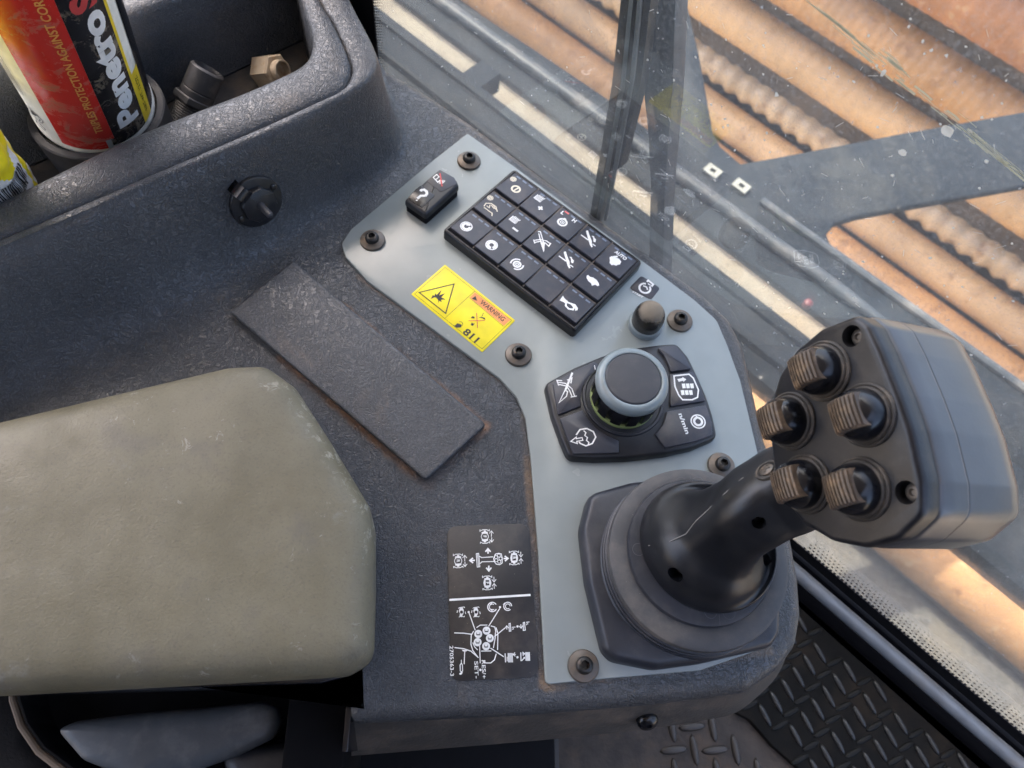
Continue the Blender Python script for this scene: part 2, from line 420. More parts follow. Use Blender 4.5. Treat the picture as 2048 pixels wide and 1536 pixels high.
# ------------------------------------------------------------------ console: deck and raised storage tray
cons = thing('console', (0, 200, -80), 'dark grained plastic side console with a raised storage tray carrying all the controls', 'console')
DK = [(700, 1447), (1060, 1429), (1309, 1408), (1485, 1385), (1550, 1340), (1583, 1295), (1593, 1235), (1588, 1165), (1570, 1060), (1547, 960),
      (1522, 890), (1496, 775), (1480, 705), (1452, 650), (1400, 600), (1310, 533), (1180, 440), (1020, 321), (940, 261), (850, 201), (760, 147), (690, 95), (600, 30),
      (-100, -480), (-420, -300), (-420, 1300), (560, 1318), (697, 1322)]
RR = [6, 0, 0, 8, 12, 12, 12, 12, 20, 20, 20, 20, 14, 14, 14, 20, 0, 0, 0, 0, 0, 0, 0, 5, 5, 5, 5, 6]
dk = ccw(roundpoly(pxs(DK, -12), RR, 5))
deck = obj('deck', oloft(dk, [(0, -24), (-.3, -14), (.1, -9), (1.6, -4.5), (4.5, -1.3), (8.5, 0)], cap0=True), M_con, cons)
SK = [(702, 1512), (1110, 1478), (1309, 1456), (1411, 1440), (1470, 1427), (1514, 1396), (1556, 1352), (1578, 1300), (1584, 1235), (1578, 1165), (1550, 1060), (1520, 960)]
sk = pxs(SK, -60); top = pxs([(700, 1450), (1060, 1432), (1309, 1411), (1400, 1399), (1485, 1387), (1530, 1358), (1556, 1330), (1580, 1290), (1589, 1235), (1584, 1165), (1566, 1060), (1543, 960)], -23)
sw = [V((x, y, -62)) for x, y in sk]; tw = [V((x, y, -23)) for x, y in top]
cen = P(1100, 1000, -40)
def inn(p, d): q = V((cen.x-p.x, cen.y-p.y, 0)).normalized(); return p+q*d
rings = [[inn(p, 14) for p in catmull(sw, 60)], catmull(sw, 60), [a.lerp(b, .5) for a, b in zip(catmull(sw, 60), catmull(tw, 60))], [inn(p, 1.5) for p in catmull(tw, 60)], [inn(p, 14) for p in catmull(tw, 60)]]
obj('skirt', loft(rings, False, False, False), M_skirt, cons)
# left end wall of the deck under the armrest, and dark wall back from it
obj('end_wall', (box(P(690, 1400, 0).x, P(697, 1400).x+1.5, P(700, 1505, 0).y, P(700, 1350).y, -75, -5)), M_gloss, cons, bevel=1)
obj('side_wall', box(-420, P(690, 1400).x, P(600, 1330).y-2, P(600, 1300).y, -120, -9), M_black, cons)

PATH = [  # foot (z 0) | rim | groove | opening lip (z 70)
 ((-330, 1180), (-230, 605), (-230, 580), (-230, 502)), ((-150, 1000), (-120, 552), (-120, 529), (-120, 453)),
 ((0, 880), (0, 500), (0, 477), (0, 397)), ((200, 758), (190, 418), (190, 396), (170, 312)), ((330, 676), (300, 370), (295, 350), (280, 260)),
 ((450, 590), (420, 318), (415, 299), (380, 220)), ((600, 480), (560, 257), (545, 243), (480, 182)), ((700, 405), (650, 213), (625, 206), (545, 154)),
 ((770, 348), (705, 183), (668, 187), (590, 132)), ((806, 308), (740, 155), (692, 168), (612, 112)), ((812, 270), (754, 122), (703, 138), (622, 85)),
 ((797, 225), (745, 88), (694, 103), (618, 55)), ((770, 170), (727, 52), (680, 72), (610, 30)), ((745, 120), (710, 20), (665, 42), (603, 5)),
 ((690, 0), (680, -40), (635, -10), (588, -50)), ((600, -190), (600, -200), (560, -190), (545, -200))]
NP = 110
foot = catmull([P(*p[0], 0) for p in PATH], NP); rim = catmull([P(*p[1], 70) for p in PATH], NP)
grv = catmull([P(*p[2], 70) for p in PATH], NP); lip = catmull([P(*p[3], 70) for p in PATH], NP)
def zz(pts, z): return [V((p.x, p.y, z)) for p in pts]
def mixr(a, b, t, z): return [V((p.x+(q.x-p.x)*t, p.y+(q.y-p.y)*t, z)) for p, q in zip(a, b)]
tr = [mixr(foot, rim, t, z) for t, z in ((-.3, -.5), (-.16, .1), (0, 1.0), (.14, 2.8), (.28, 6.2), (.41, 11.8), (.53, 20), (.66, 33.5), (.78, 48), (.87, 58), (.93, 63.5), (.975, 66.8), (1.02, 69))]
tr += [mixr(rim, grv, t, z) for t, z in ((.22, 70.2), (.5, 70.4), (.8, 69.9), (.93, 69.0), (.985, 67.6), (1.0, 66.8))]
tr += [mixr(grv, lip, t, z) for t, z in ((.02, 67.4), (.06, 69.2), (.14, 70.4), (.3, 71.4), (.5, 71.8), (.7, 71.5), (.84, 70.5), (.93, 68.8), (.98, 66.2), (1.0, 62))]
tr += [mixr(grv, lip, t, z) for t, z in ((1.03, 40), (1.07, 8), (1.10, 2.5), (1.2, .6))]
tray_vf = loft(tr, False, False, False)
obj('storage_tray', tray_vf, M_tray, cons, 60)
wall_bvh = BVHTree.FromPolygons([v for v in tray_vf[0]], tray_vf[1])
# back wall of the tray (its front face is what shows), with a rounded top running on out of frame
rd = V((.765, .644, 0)).normalized(); rn = V((-rd.y, rd.x, 0))
bf = Frame(P(460, 150, 0), rd, rn)
back = [(0, 0), (-1.5, 3), (1, 8), (3, 40), (5, 66), (7, 70), (12, 71.5), (32, 71.5), (38, 69), (40, 60), (40, 0)]
obj('tray_back_wall', loft([[bf(s_, a, z) for a, z in back] for s_ in (-330, -200, -60, 20, 60, 84)]), M_tray, cons, 50)
obj('tray_floor_liner', box(-330, 82, -88, -1, .3, 1.2, bf), plain('dusty_tray_floor', (.05, .048, .05, 1), .7, bump=(3, .5), dirt=((.16, .13, .1, 1), 30, .8)), cons)

# ------------------------------------------------------------------ control panel plate
PN = [(935, 266), (1020, 326), (1180, 444), (1305, 536), (1390, 600), (1434, 640), (1456, 692), (1481, 760), (1509, 875), (1528, 960), (1546, 1100), (1552, 1205), (1536, 1294),
      (1400, 1341), (1215, 1357), (1091, 1369), (1076, 1100), (1062, 920), (1051, 835), (1034, 795), (1000, 757), (735, 562), (692, 516), (682, 488), (702, 458), (860, 325)]
PR = [2, 0, 10, 10, 12, 12, 12, 12, 12, 12, 12, 10, 10, 8, 0, 3, 0, 12, 10, 10, 10, 6, 6, 8, 6, 0]
ppl = roundpoly(pxs(PN, 2.5), PR, 5)
panel = obj('control_panel', slab(ppl, -.5, 2.5, .8), M_panel, None)
tag(panel, 'flat grey green painted plate screwed onto the console under the keypad, dial and joystick', 'control panel')
PZ = 2.5

# warning label
lw = [P(x, y, PZ) for x, y in [(822, 588), (965, 706), (1030, 640), (890, 530)]]
lc = sum(lw, V())/4; LF = Frame(lc, (lw[1]-lw[0])+(lw[2]-lw[3]), (lw[3]-lw[0])+(lw[2]-lw[1]))
lx = ((lw[1]-lw[0]).length+(lw[2]-lw[3]).length)/4; ly = ((lw[3]-lw[0]).length+(lw[2]-lw[1]).length)/4
lab = thing('warning_label', lc, 'yellow sticker with black triangle, orange WARNING band and number 811 on grey panel', 'warning label')
LF = LF.at(0, 0, .05)
obj('label_film', slab(roundpoly([(-lx, -ly), (lx, -ly), (lx, ly), (-lx, ly)], .8, 3), 0, .25, .1, LF), M_yel, lab)
i = Ink(); e = 1.7
i.line([(-lx+e, -ly+e), (lx-e, -ly+e), (lx-e, ly-e), (-lx+e, ly-e)], .22, True)
mx_ = -lx+2*lx*.455; i.line([(mx_, -ly+e), (mx_, ly-e)], .22)
def LP(x, y): return LF.px(800+x/7.316, 510+y/7.316, .3)      # picks read off the enlarged photograph
i.line([LP(280, 548), LP(790, 425), LP(668, 855)], .75, True)
i.fill([LP(450, 645), LP(480, 585), LP(500, 600), LP(520, 560), LP(535, 585), LP(612, 505), LP(575, 590), LP(660, 560), LP(605, 620), LP(665, 650), LP(600, 655), LP(610, 690), LP(570, 670), LP(555, 720), LP(560, 660), LP(530, 625), LP(505, 618)])
i.line([LP(1015, 625), LP(1515, 1045)], .2)
i.text('WARNING', LP(1355, 815), 3.3, 0, 20.5, .012)
i.fill([LP(1050, 640), LP(1105, 600), LP(1130, 672)])
i.text('811', LP(1040, 1180), 4.8, 0, 11.2, .03)
i.arc(LP(880, 1010), 1.7, .3, -40, 150); i.fill([LP(760, 1020), LP(800, 1035), LP(840, 1000), LP(900, 1020), LP(895, 1060), LP(830, 1065)])
i.fill([LP(1150, 915), LP(1185, 905), LP(1240, 920), LP(1250, 950), LP(1190, 920)]); i.line([LP(1195, 905), LP(1215, 860), LP(1228, 850)], .3)
i.fill([LP(1035, 925), LP(1060, 895), LP(1095, 910), LP(1085, 930)]); i.fill([LP(1035, 1025), LP(1050, 990), LP(1070, 1005), LP(1095, 1000), LP(1065, 1040)])
i.build('label_print', LF, M_blk, lab, .3)
i = Ink(); i.fill([LP(1095, 545), LP(1620, 948), LP(1520, 1035), LP(1018, 622)]); i.build('orange_band', LF, M_org, lab, .27)
i = Ink(); i.line([LP(1120, 855), LP(1134, 1075)], .45); i.line([LP(1000, 968), LP(1240, 965)], .45); i.build('red_cross', LF, M_red, lab, .9)

# ------------------------------------------------------------------ keypad
Ink.bold = 1.25
KZ = 11.0
kq = [P(x, y, KZ) for x, y in [(885, 462), (1147, 655), (1287, 528), (1030, 335)]]
kc = sum(kq, V())/4; KF = Frame(kc, (kq[1]-kq[0])+(kq[2]-kq[3]), (kq[3]-kq[0])+(kq[2]-kq[1]))
kx = ((kq[1]-kq[0]).length+(kq[2]-kq[3]).length)/4; ky = ((kq[3]-kq[0]).length+(kq[2]-kq[1]).length)/4
kp = thing('keypad', (kc.x, kc.y, PZ), 'black rectangular keypad with three rows of five symbol keys on the grey panel', 'keypad')
kout = roundpoly([(-kx, -ky), (kx, -ky), (kx, ky), (-kx, ky)], 2.5, 5)
obj('housing', oloft(kout, [(-.6, PZ-KZ), (-.5, -2.2), (0, -.8), (.5, -.25), (1.3, 0), (1.9, -.1), (2.1, -1.1), (3.5, -1.2)], KF), M_gloss, kp)
obj('key_bed', oloft(roundpoly([(-kx+1.9, -ky+1.9), (kx-1.9, -ky+1.9), (kx-1.9, ky-1.9), (-kx+1.9, ky-1.9)], 1, 3), [(0, -3), (0, -.75)], KF), M_dark, kp)
kx0, kx1, ky0, ky1 = -kx+2.2, kx-2.0, -ky+2.4, ky-1.6
cw, ch = (kx1-kx0)/5, (ky1-ky0)/3
for c in range(1, 5): obj('divider', box(kx0+c*cw-.42, kx0+c*cw+.42, ky0+.3, ky1, -1, .12, KF), M_slot, kp)
for c in range(5):
    for r in (1, 2): obj('row_ledge', box(kx0+c*cw+.42, kx0+(c+1)*cw-.42, ky0+r*ch-.75, ky0+r*ch-.1, -1, .02, KF), M_slot, kp)
ic = {}
def Kp(x, y): return KF.px(x, y, .8)
def K1(x, y): return Kp(870+x/8.535, 320+y/8.535)     # picks from an enlargement of the left keys
def K2(x, y): return Kp(1080+x/8.535, 380+y/8.535)
def K0(x, y): return Kp(870+x/4.152, 320+y/4.152)
def gear(I, c, r): I.arc(c, r, .45); I.arc(c, r*.55, .55); I.disc(c, r*.2)
I = Ink(); gear(I, K1(1338, 325), 2.0); I.arc(K1(1380, 502), 2.9, 1.05); I.line([K1(1345, 530), K1(1425, 478)], .8); ic[0, 2] = (I, M_tan)
def rolls(cx, cy, K):
    I = Ink(); o = V(K(cx, cy))
    for q in range(4): I.line([(o.x-2.6, o.y-1.7+q*.95), (o.x+2.9-q*.1, o.y-1.7+q*.95)], .5)
    I.line([(o.x-2.9, o.y-2.3), (o.x-2.9, o.y+1.8)], .5); I.line([(o.x-3.3, o.y-2.6), (o.x+2.6, o.y-2.6)], .55)
    for q in range(5): I.line([(o.x-1.8+q*1.1, o.y+1.1), (o.x-1.4+q*1.1, o.y+2.6)], .5)
    return I
I = rolls(1785, 650, K1); o = V(K1(1798, 830)); I.line([(o.x-1.9, o.y), (o.x+1.9, o.y)], 1.1); I.line([(o.x, o.y-1.9), (o.x, o.y+1.9)], 1.1); ic[1, 2] = (I, M_white)
I = Ink(); c = K2(380, 555); I.arc(c, 3.05, 1.1); I.arc(c, 1.35, .5); I.disc(c, .55); I.arc((c[0]-.5, c[1]+3.2), .8, .7, 20, 200)
I.text('L', K2(390, 385), 2.9, 0, None, .05); I.text('H', K2(588, 518), 2.9, 0, None, .05); ic[2, 2] = (I, M_white)
def slash(K, x, y):
    I = Ink(); q = lambda a, b: K(x+a, y+b)
    I.line([q(-75, -160), q(-55, -160), q(20, 125), q(-10, 60), q(-75, -160)], .6); I.fill([q(-85, -150), q(-52, -160), q(15, 20), q(8, 140), q(-20, 90)])
    I.line([q(-170, -85), q(-45, 5)], .75); I.line([q(20, -75), q(85, 0)], .55); I.line([q(45, -70), q(50, 30)], .55); I.line([q(70, -20), q(60, 35)], 1.0); I.line([q(25, 70), q(75, 110)], .6); return I
ic[3, 2] = (slash(K2, 870, 855), M_white)
I = Ink(); I.text('AUTO', K2(1380, 1110), 2.7, 0, 9.6, .04); q = lambda a, b: K2(1280+a, 1215+b)
I.fill([q(-95, -60), q(-60, -85), q(10, -60), q(70, -40), q(105, 10), q(85, 60), q(40, 70), q(20, 85), q(-30, 70), q(-60, 80), q(-95, 40), q(-90, 0)]); I.fill([q(-40, -85), q(40, -95), q(55, -65), q(-10, -60)]); ic[4, 2] = (I, M_white)
I = Ink(); gear(I, K1(942, 645), 2.0)
I.line([K1(835, 800), K1(870, 745), K1(960, 745), K1(1040, 800), K1(1062, 890)], .6); I.line([K1(835, 820), K1(930, 890), K1(975, 920), K1(970, 970)], .6); I.line([K1(880, 790), K1(925, 825), K1(940, 770)], .5)
I.line([K1(960, 770), K1(1010, 840)], .55); I.line([K1(1000, 780), K1(1035, 850)], .55); ic[0, 1] = (I, M_tan)
I = rolls(1362, 1020, K1); o = V(K1(1368, 1198)); I.line([(o.x-2.4, o.y), (o.x+2.4, o.y)], 1.3); ic[1, 1] = (I, M_white)
I = Ink(); I.line([K0(855, 595), K0(875, 592), K0(905, 700), K0(900, 765), K0(880, 690), K0(862, 610)], .55); I.fill([K0(878, 690), K0(912, 690), K0(905, 765)])
I.line([K0(818, 672), K0(870, 662), K0(925, 672), K0(958, 695)], .6); I.line([K0(825, 690), K0(870, 678), K0(915, 690), K0(945, 718)], .6); I.line([K0(818, 665), K0(828, 698)], .6); I.line([K0(962, 690), K0(942, 722)], .6); ic[2, 1] = (I, M_white)
ic[3, 1] = (slash(lambda x, y: K2(x, y), 490, 1215), M_white)
def q(a, b): return K0(1310+a, 1000+b)
I = Ink(); I.fill([q(-52, -35), q(-40, -45), q(-22, -28), q(0, -25), q(30, -5), q(50, 25), q(52, 45), q(40, 50), q(20, 38), q(-8, 48), q(-15, 28), q(-38, 8), q(-52, -18)]); ic[4, 1] = (I, M_white)
I = Ink(); c = K0(260, 555); I.arc(c, 3.9, .62); I.arc((c[0], c[1]), 2.45, 1.35, 60, 390); I.fill([K0(262, 520), K0(285, 540), K0(262, 552)]); ic[0, 0] = (I, M_white)
I = Ink(); c = K0(470, 709); I.arc(c, 3.9, .62); I.arc((c[0], c[1]), 2.45, 1.4, -35, 300); I.fill([K0(480, 738), K0(515, 735), K0(505, 705)]); ic[1, 0] = (I, M_white)
I = Ink(); c = K0(681, 869); I.arc(c, 2.35, 1.0); I.arc(c, .95, .6); I.arc(c, 4.3, .85, 100, 215); I.arc(c, 4.3, .85, -80, 35); ic[2, 0] = (I, M_white)
I = Ink(); I.fill([K0(1034, 1170), K0(1062, 1128), K0(1076, 1152), K0(1104, 1176), K0(1090, 1200), K0(1066, 1184)]); I.line([K0(1088, 1182), K0(1085, 1215), K0(1108, 1240), K0(1145, 1246), K0(1155, 1226), K0(1130, 1196), K0(1095, 1184)], 1.0, True); I.fill([K0(1120, 1186), K0(1165, 1200), K0(1186, 1232), K0(1182, 1250), K0(1162, 1256), K0(1164, 1240), K0(1150, 1214)]); ic[4, 0] = (I, M_white)
for r in range(3):
    for c in range(5):
        x0, x1 = kx0+c*cw+.5, kx0+(c+1)*cw-.5; y0, y1 = ky0+r*ch+1.5, ky0+(r+1)*ch-.75
        o = roundpoly([(x0, y0), (x1, y0), (x1, y1), (x0, y1)], .7, 3)
        def zt(y): t = (y-y0)/(y1-y0); return 1.9*(1-t)+.15*t
        ri = [[KF(x, y, -.9) for x, y in ccw(o)], [KF(x, y, zt(y)-.35) for x, y in ccw(o)], [KF(x, y, zt(y)) for x, y in inset(ccw(o), .35)]]
        k = obj('key', loft(ri), M_key, kp)
        f2 = (lambda y0_, y1_: (lambda x, y, z: KF(x, y, z + 1.9*(1-(y-y0_)/(y1_-y0_))+.15*(y-y0_)/(y1_-y0_))))(y0, y1)
        if (c, r) in ic: ic[c, r][0].build('icon', f2, ic[c, r][1], k, .06)
        L = Ink(); L2 = Ink()
        for j in range(3):
            xa = x0+3.2+j*5.6
            tgt = L2 if (c, r, j) == (2, 2, 0) else L
            tgt.fill([(xa, y1-2.6), (xa+3.6, y1-2.6), (xa+3.6, y1-1.3), (xa, y1-1.3)])
        L.build('indicator_lamp', f2, M_led, k, .06); L2.build('lit_red_lamp', f2, M_ledred, k, .06)

# ------------------------------------------------------------------ rocker switch
RZ = 14.0
rq = [P(x, y, RZ) for x, y in [(807, 399), (850, 428), (924, 367), (881, 336)]]
rc = sum(rq, V())/4; RF = Frame(rc, (rq[1]-rq[0])+(rq[2]-rq[3]), (rq[3]-rq[0])+(rq[2]-rq[1]))
rx = ((rq[1]-rq[0]).length+(rq[2]-rq[3]).length)/4; ry = ((rq[3]-rq[0]).length+(rq[2]-rq[1]).length)/4
rs = thing('rocker_switch', (rc.x, rc.y, PZ), 'small black rocker switch with hook and crossed out horn symbols on grey panel', 'switch')
ro = roundpoly([(-rx, -ry), (rx, -ry), (rx*1.02, ry*.86), (rx*.6, ry), (-rx*.6, ry), (-rx*1.02, ry*.9)], [2, 2, 3, 3, 3, 2], 4)
obj('switch_base', oloft(ro, [(.6, PZ-RZ), (.5, -5.5), (2, -5)], RF), M_dark, rs)
obj('switch_body', oloft(ro, [(1.2, -6), (-.2, -5), (0, -2), (.6, -.7), (1.6, -.1), (2.4, 0)], RF), M_black, rs)
def RP(x, y): return RF.px(790+x/11.81, 320+y/11.81, .1)
for pts, m, nm in (([(490, 690), (615, 600), (945, 845), (640, 1130), (520, 1060), (310, 890)], M_gloss, 'lower_lens'), ([(760, 500), (1060, 230), (1400, 420), (1470, 560), (1120, 740), (1050, 745)], M_key, 'upper_lens')):
    obj(nm, slab(roundpoly([RP(*p) for p in pts], .8, 3), -.3, .22, .15, RF), m, rs)
I = Ink(); I.line([RP(600, 740), RP(625, 715), RP(690, 705), RP(745, 745), RP(755, 800), RP(725, 845), RP(670, 850), RP(610, 850), RP(560, 890), RP(525, 915)], 1.5); I.disc(RP(512, 958), .62)
a = RP(960, 400); I.line([RP(905, 415), RP(985, 345), RP(1040, 400), RP(960, 475)], .55, True); I.line([RP(930, 440), RP(1010, 530), RP(1070, 480)], .7)
for q_ in (0, 1, 2): I.arc(RP(1060, 470), 1.5+q_*.95, .5, -70+q_*5, 30)
I.build('icon', RF, M_white, rs, .3)
I = Ink(); I.line([RP(1060, 330), RP(1110, 640)], .75); I.build('red_stroke', RF, M_red, rs, 1.0)

# ------------------------------------------------------------------ rotary dial unit
DZ = 9.0
DO = [(1092, 767), (1150, 735), (1208, 711), (1262, 697), (1313, 690), (1354, 687), (1376, 713), (1395, 752), (1412, 790), (1425, 830), (1434, 872), (1385, 893), (1333, 905), (1253, 914), (1190, 916), (1139, 913), (1124, 878), (1106, 828)]
DRR = [5, 10, 10, 10, 10, 5, 8, 10, 10, 10, 5, 8, 10, 10, 10, 5, 8, 8]
dl = thing('dial_unit', P(1262, 805, PZ), 'black dial unit with round grey ringed knob among four symbol buttons', 'dial unit')
do = roundpoly(pxs(DO, DZ), DRR, 5)
obj('housing', oloft(do, [(-.9, PZ-.2), (-.8, DZ-3.2), (-.3, DZ-1.6), (.3, DZ-.6), (1.2, DZ)]), M_black, dl)
def Dp(x, y, z=DZ+1.6): return P(1060+x/4.655, 640+y/4.655, z).to_2d().to_tuple()
KEYS = {'A': [(212, 592), (420, 470), (600, 385), (655, 430), (545, 535), (485, 640), (468, 720), (478, 800), (262, 882)],
        'B': [(278, 918), (492, 836), (540, 920), (620, 1010), (720, 1075), (828, 1120), (828, 1236), (405, 1245)],
        'C': [(1190, 258), (1270, 240), (1360, 232), (1440, 330), (1502, 455), (1312, 480), (1290, 415), (1250, 330)],
        'D': [(1302, 505), (1525, 482), (1590, 620), (1634, 752), (1305, 806), (1312, 660)],
        'E': [(1275, 850), (1640, 790), (1690, 940), (1700, 1070), (1560, 1125), (1260, 1190), (1165, 1062), (1240, 970)]}
kobs = {}
for nm, pts in KEYS.items():
    kobs[nm] = obj('button', slab(roundpoly([Dp(*p) for p in pts], .8, 3), DZ-.5, DZ+1.6, .6), M_key, dl)
DI = Frame((0, 0, DZ+1.62), (1, 0, 0), (0, 1, 0))
def line_px(I, pts, w, closed=False): return I.line([Dp(*p) for p in pts], w, closed)
I = Ink(); line_px(I, [(270, 770), (325, 655), (350, 665), (340, 710)], .55, True); line_px(I, [(330, 650), (395, 490)], 1.0); line_px(I, [(345, 560), (390, 540), (380, 590)], .6)
line_px(I, [(262, 580), (330, 590), (390, 640), (415, 710)], .5); line_px(I, [(270, 600), (340, 615), (370, 660), (392, 715)], .5); line_px(I, [(300, 565), (250, 562), (268, 612)], .5); line_px(I, [(378, 718), (435, 708)], .5)
I.build('icon', DI, M_white, kobs['A'])
I = Ink(); line_px(I, [(430, 1070), (465, 1020), (530, 1010), (590, 1040), (612, 1090), (580, 1150), (520, 1172), (470, 1150), (455, 1135)], .7)
line_px(I, [(380, 1130), (430, 1090), (430, 1105), (485, 1095), (492, 1120), (435, 1130), (440, 1150)], .5, True); line_px(I, [(500, 1030), (520, 1050), (510, 1075), (535, 1095), (525, 1120), (548, 1140), (540, 1165)], .55)
I.build('icon', DI, M_white, kobs['B'])
I = Ink(); line_px(I, [(1340, 520), (1480, 505), (1520, 540), (1568, 650), (1560, 720), (1510, 742), (1420, 742), (1385, 700), (1350, 620)], .75, True)
I.fill([Dp(*p) for p in [(1370, 550), (1420, 540), (1418, 530), (1455, 552), (1430, 575), (1425, 565), (1385, 575)]])
for a in range(3):
    for b in range(2):
        x, y = 1402+a*38+b*10, 655-b*62; I.fill([Dp(x, y), Dp(x+32, y-2), Dp(x+38, y+42), Dp(x+8, y+44)])
I.build('icon', DI, M_white, kobs['D'])
I = Ink(); c = Dp(1565, 945); I.arc(c, 4.4, .7); I.arc(c, 2.5, 1.2, 110, 440); I.fill([Dp(1540, 890), Dp(1580, 905), Dp(1548, 925)])
d0, d1 = V(Dp(1400, 870)), V(Dp(1470, 1060)); I.text('n/min', ((d0+d1)/2).to_tuple(), 2.6, math.degrees(math.atan2((d1-d0).y, (d1-d0).x)), (d1-d0).length, .03)
I.build('icon', DI, M_white, kobs['E'])
KT = P(1267, 757, 37); kr = 22.0; kb = V((KT.x, KT.y, 0))
KN = Frame(kb, (1, 0, 0), (0, 1, 0))
obj('dial_well', lathe([(26, DZ+.05), (25.6, DZ+1.1), (24.2, DZ+1.2), (23.6, DZ+.3), (19, DZ+.2)], KN, 56), M_mould, dl)
obj('lime_ring', lathe([(20.9, DZ), (20.9, DZ+2.6), (20.3, DZ+3), (18, DZ+3)], KN, 48), M_lime, dl)
sc_ = lambda a, r, z: 1.0 if math.cos(a*13) > -.55 else .93
obj('knob_skirt', lathe([(20.2, DZ+2.8), (21.0, DZ+4), (21.0, 31), (18, 32)], KN, 208, wob=sc_), M_gloss, dl, 25)
obj('knob_ring', lathe([(20.9, 29.5), (21.8, 30.6), (22.1, 32.8), (21.5, 35.3), (20, 36.9), (18, 37.4), (17.1, 37.1), (16.9, 36.4)], KN, 64), M_chrome, dl)
obj('knob_cap', lathe([(16.8, 36), (16.7, 37), (16, 37.6), (10, 38.1), (0.1, 38.3)], KN, 56), M_knobtop, dl)
I = Ink(); line_px(I, [(598, 425), (606, 465)], .45); I.build('pointer_mark', W0.at(0, 0, DZ+2.2), M_white, dl)

# ------------------------------------------------------------------ starter push button and its decal
pb = P(1290, 650, PZ); PB = Frame((pb.x, pb.y, PZ), (1, 0, 0), (0, 1, 0))
pt = thing('start_button', pb, 'round black dome push button dusted brown beside the keypad corner', 'push button')
obj('button_ring', lathe([(11.6, 0), (11.6, 3.6), (11.2, 4.4), (10.2, 4.6), (9.9, 4)], PB, 48), M_chrome, pt)
def dome_mat():
    t = NT('dusty_dome_rubber'); g = t.n('ShaderNodeNewGeometry'); sp = t.n('ShaderNodeSeparateXYZ'); t.l(g.outputs['Normal'], sp.inputs[0])
    f = t.math('ADD', sp.outputs[2], t.math('MULTIPLY', t.noise(9, 4, .7), .9)); f = t.ramp(f, .85, 1.25, .05, .8)
    return t.end(t.bsdf(t.mix(f, (.012, .012, .013, 1), (.23, .19, .14, 1)), t.ramp(f, 0, 1, .25, .75), 0, t.bump(t.noise(1.5, 3), .15), .5))
obj('button_dome', lathe([(9.9, 3.4), (10.2, 5.5), (10.4, 9), (10.2, 12.2), (9.4, 15.4), (8, 18.1), (6, 20.2), (3.6, 21.5), (1.5, 22), (.1, 22.1)], PB, 48), dome_mat(), pt)
sd = thing('start_decal', P(1291, 577, PZ), 'small dark grey square sticker with engine symbol above the dome button', 'sticker')
def SP(x, y): return P(1180+x/6.827, 520+y/6.827, PZ).to_2d().to_tuple()
obj('sticker_film', slab(roundpoly([SP(530, 385), SP(700, 215), SP(960, 385), SP(835, 545)], 2.4, 5), PZ+.02, PZ+.25, .1), M_key, sd)
I = Ink(); c = SP(748, 388); I.arc(c, 3.8, 1.1, 75, 385, 30); I.line([SP(775, 300), SP(795, 282), SP(862, 335), SP(838, 365)], 1.1); I.line([SP(725, 355), SP(770, 370), SP(785, 410)], .8); I.line([SP(790, 325), SP(825, 350)], .7)
a0, a1 = V(SP(580, 432)), V(SP(722, 515)); I.text('START', ((a0+a1)/2).to_tuple(), 1.35, math.degrees(math.atan2((a1-a0).y, (a1-a0).x)), (a1-a0).length, .03)
I.build('icon', W0.at(0, 0, PZ+.27), M_white, sd)

# ------------------------------------------------------------------ panel screws
def make_screw(name, label):
    t = thing(name, (0, 0, 0), label, 'screw', 'panel screws')
    obj('washer', lathe([(8.6, 0), (8.6, .9), (8.1, 1.7), (6, 2.4), (4.5, 2.9)], W0, 40), M_steel, t)
    hx = lambda a, r, z: 1.0+.13*math.cos(6*a)
    o = obj('bolt_head', join(lathe([(4.7, 2.3), (4.7, 4.4), (4.2, 5.6), (3.4, 6.2), (2.3, 6.3)], W0, 36, cap1=False),
                              lathe([(2.3, 6.3), (2.2, 4.6), (1.9, 3.6)], W0, 36, wob=hx)), M_bolt, t)
    return t
SL = [((938, 321), 'black bolt with wide washer near the top corner of the panel above the rocker switch'),
      ((745, 480), 'grey bolt with wide washer in the left rounded corner of the panel'),
      ((1037, 709), 'grey bolt with wide washer between the yellow label and the dial unit'),
      ((1360, 641), 'brown bolt with wide washer right of the dome push button'),
      ((1443, 931), 'grey bolt with wide washer half hidden behind the joystick stem'),
      ((1167, 1332), 'shiny black bolt with rust ringed washer in the lower corner of the panel')]
proto = None
for j, (p, lb) in enumerate(SL):
    if proto is None: proto = make_screw('panel_screw', lb); r_ = proto
    else:
        r_ = proto.copy(); COL.objects.link(r_); r_['label'] = lb
        for ch in list(proto.children):
            c2 = ch.copy(); COL.objects.link(c2); c2.parent = r_
    q3 = P(*p, PZ+1); r_.location = V((q3.x, q3.y, PZ))*S; r_.rotation_euler = (random.uniform(-.05, .05), random.uniform(-.05, .05), random.random()*6)

Ink.bold = 1.0
# ------------------------------------------------------------------ storage cover plate
cvf = Frame((cvc.x, cvc.y, 0), cvx, V((-cvx.y, cvx.x, 0)))
co_ = roundpoly([cvf.px(x, y, 4.5) for x, y in COVER], [1.5, 2, 3, 3], 4)
sc = obj('cover_plate', oloft(co_, [(3.5, .2), (3, 2.4), (.3, 2.6), (0, 3.2), (0, 4.8), (.3, 5.4), (.9, 5.8), (2, 5.95)], cvf), M_rubgrain)
tag(sc, 'dusty dark grained rectangular cover plate lying on the console between armrest and panel', 'cover plate')

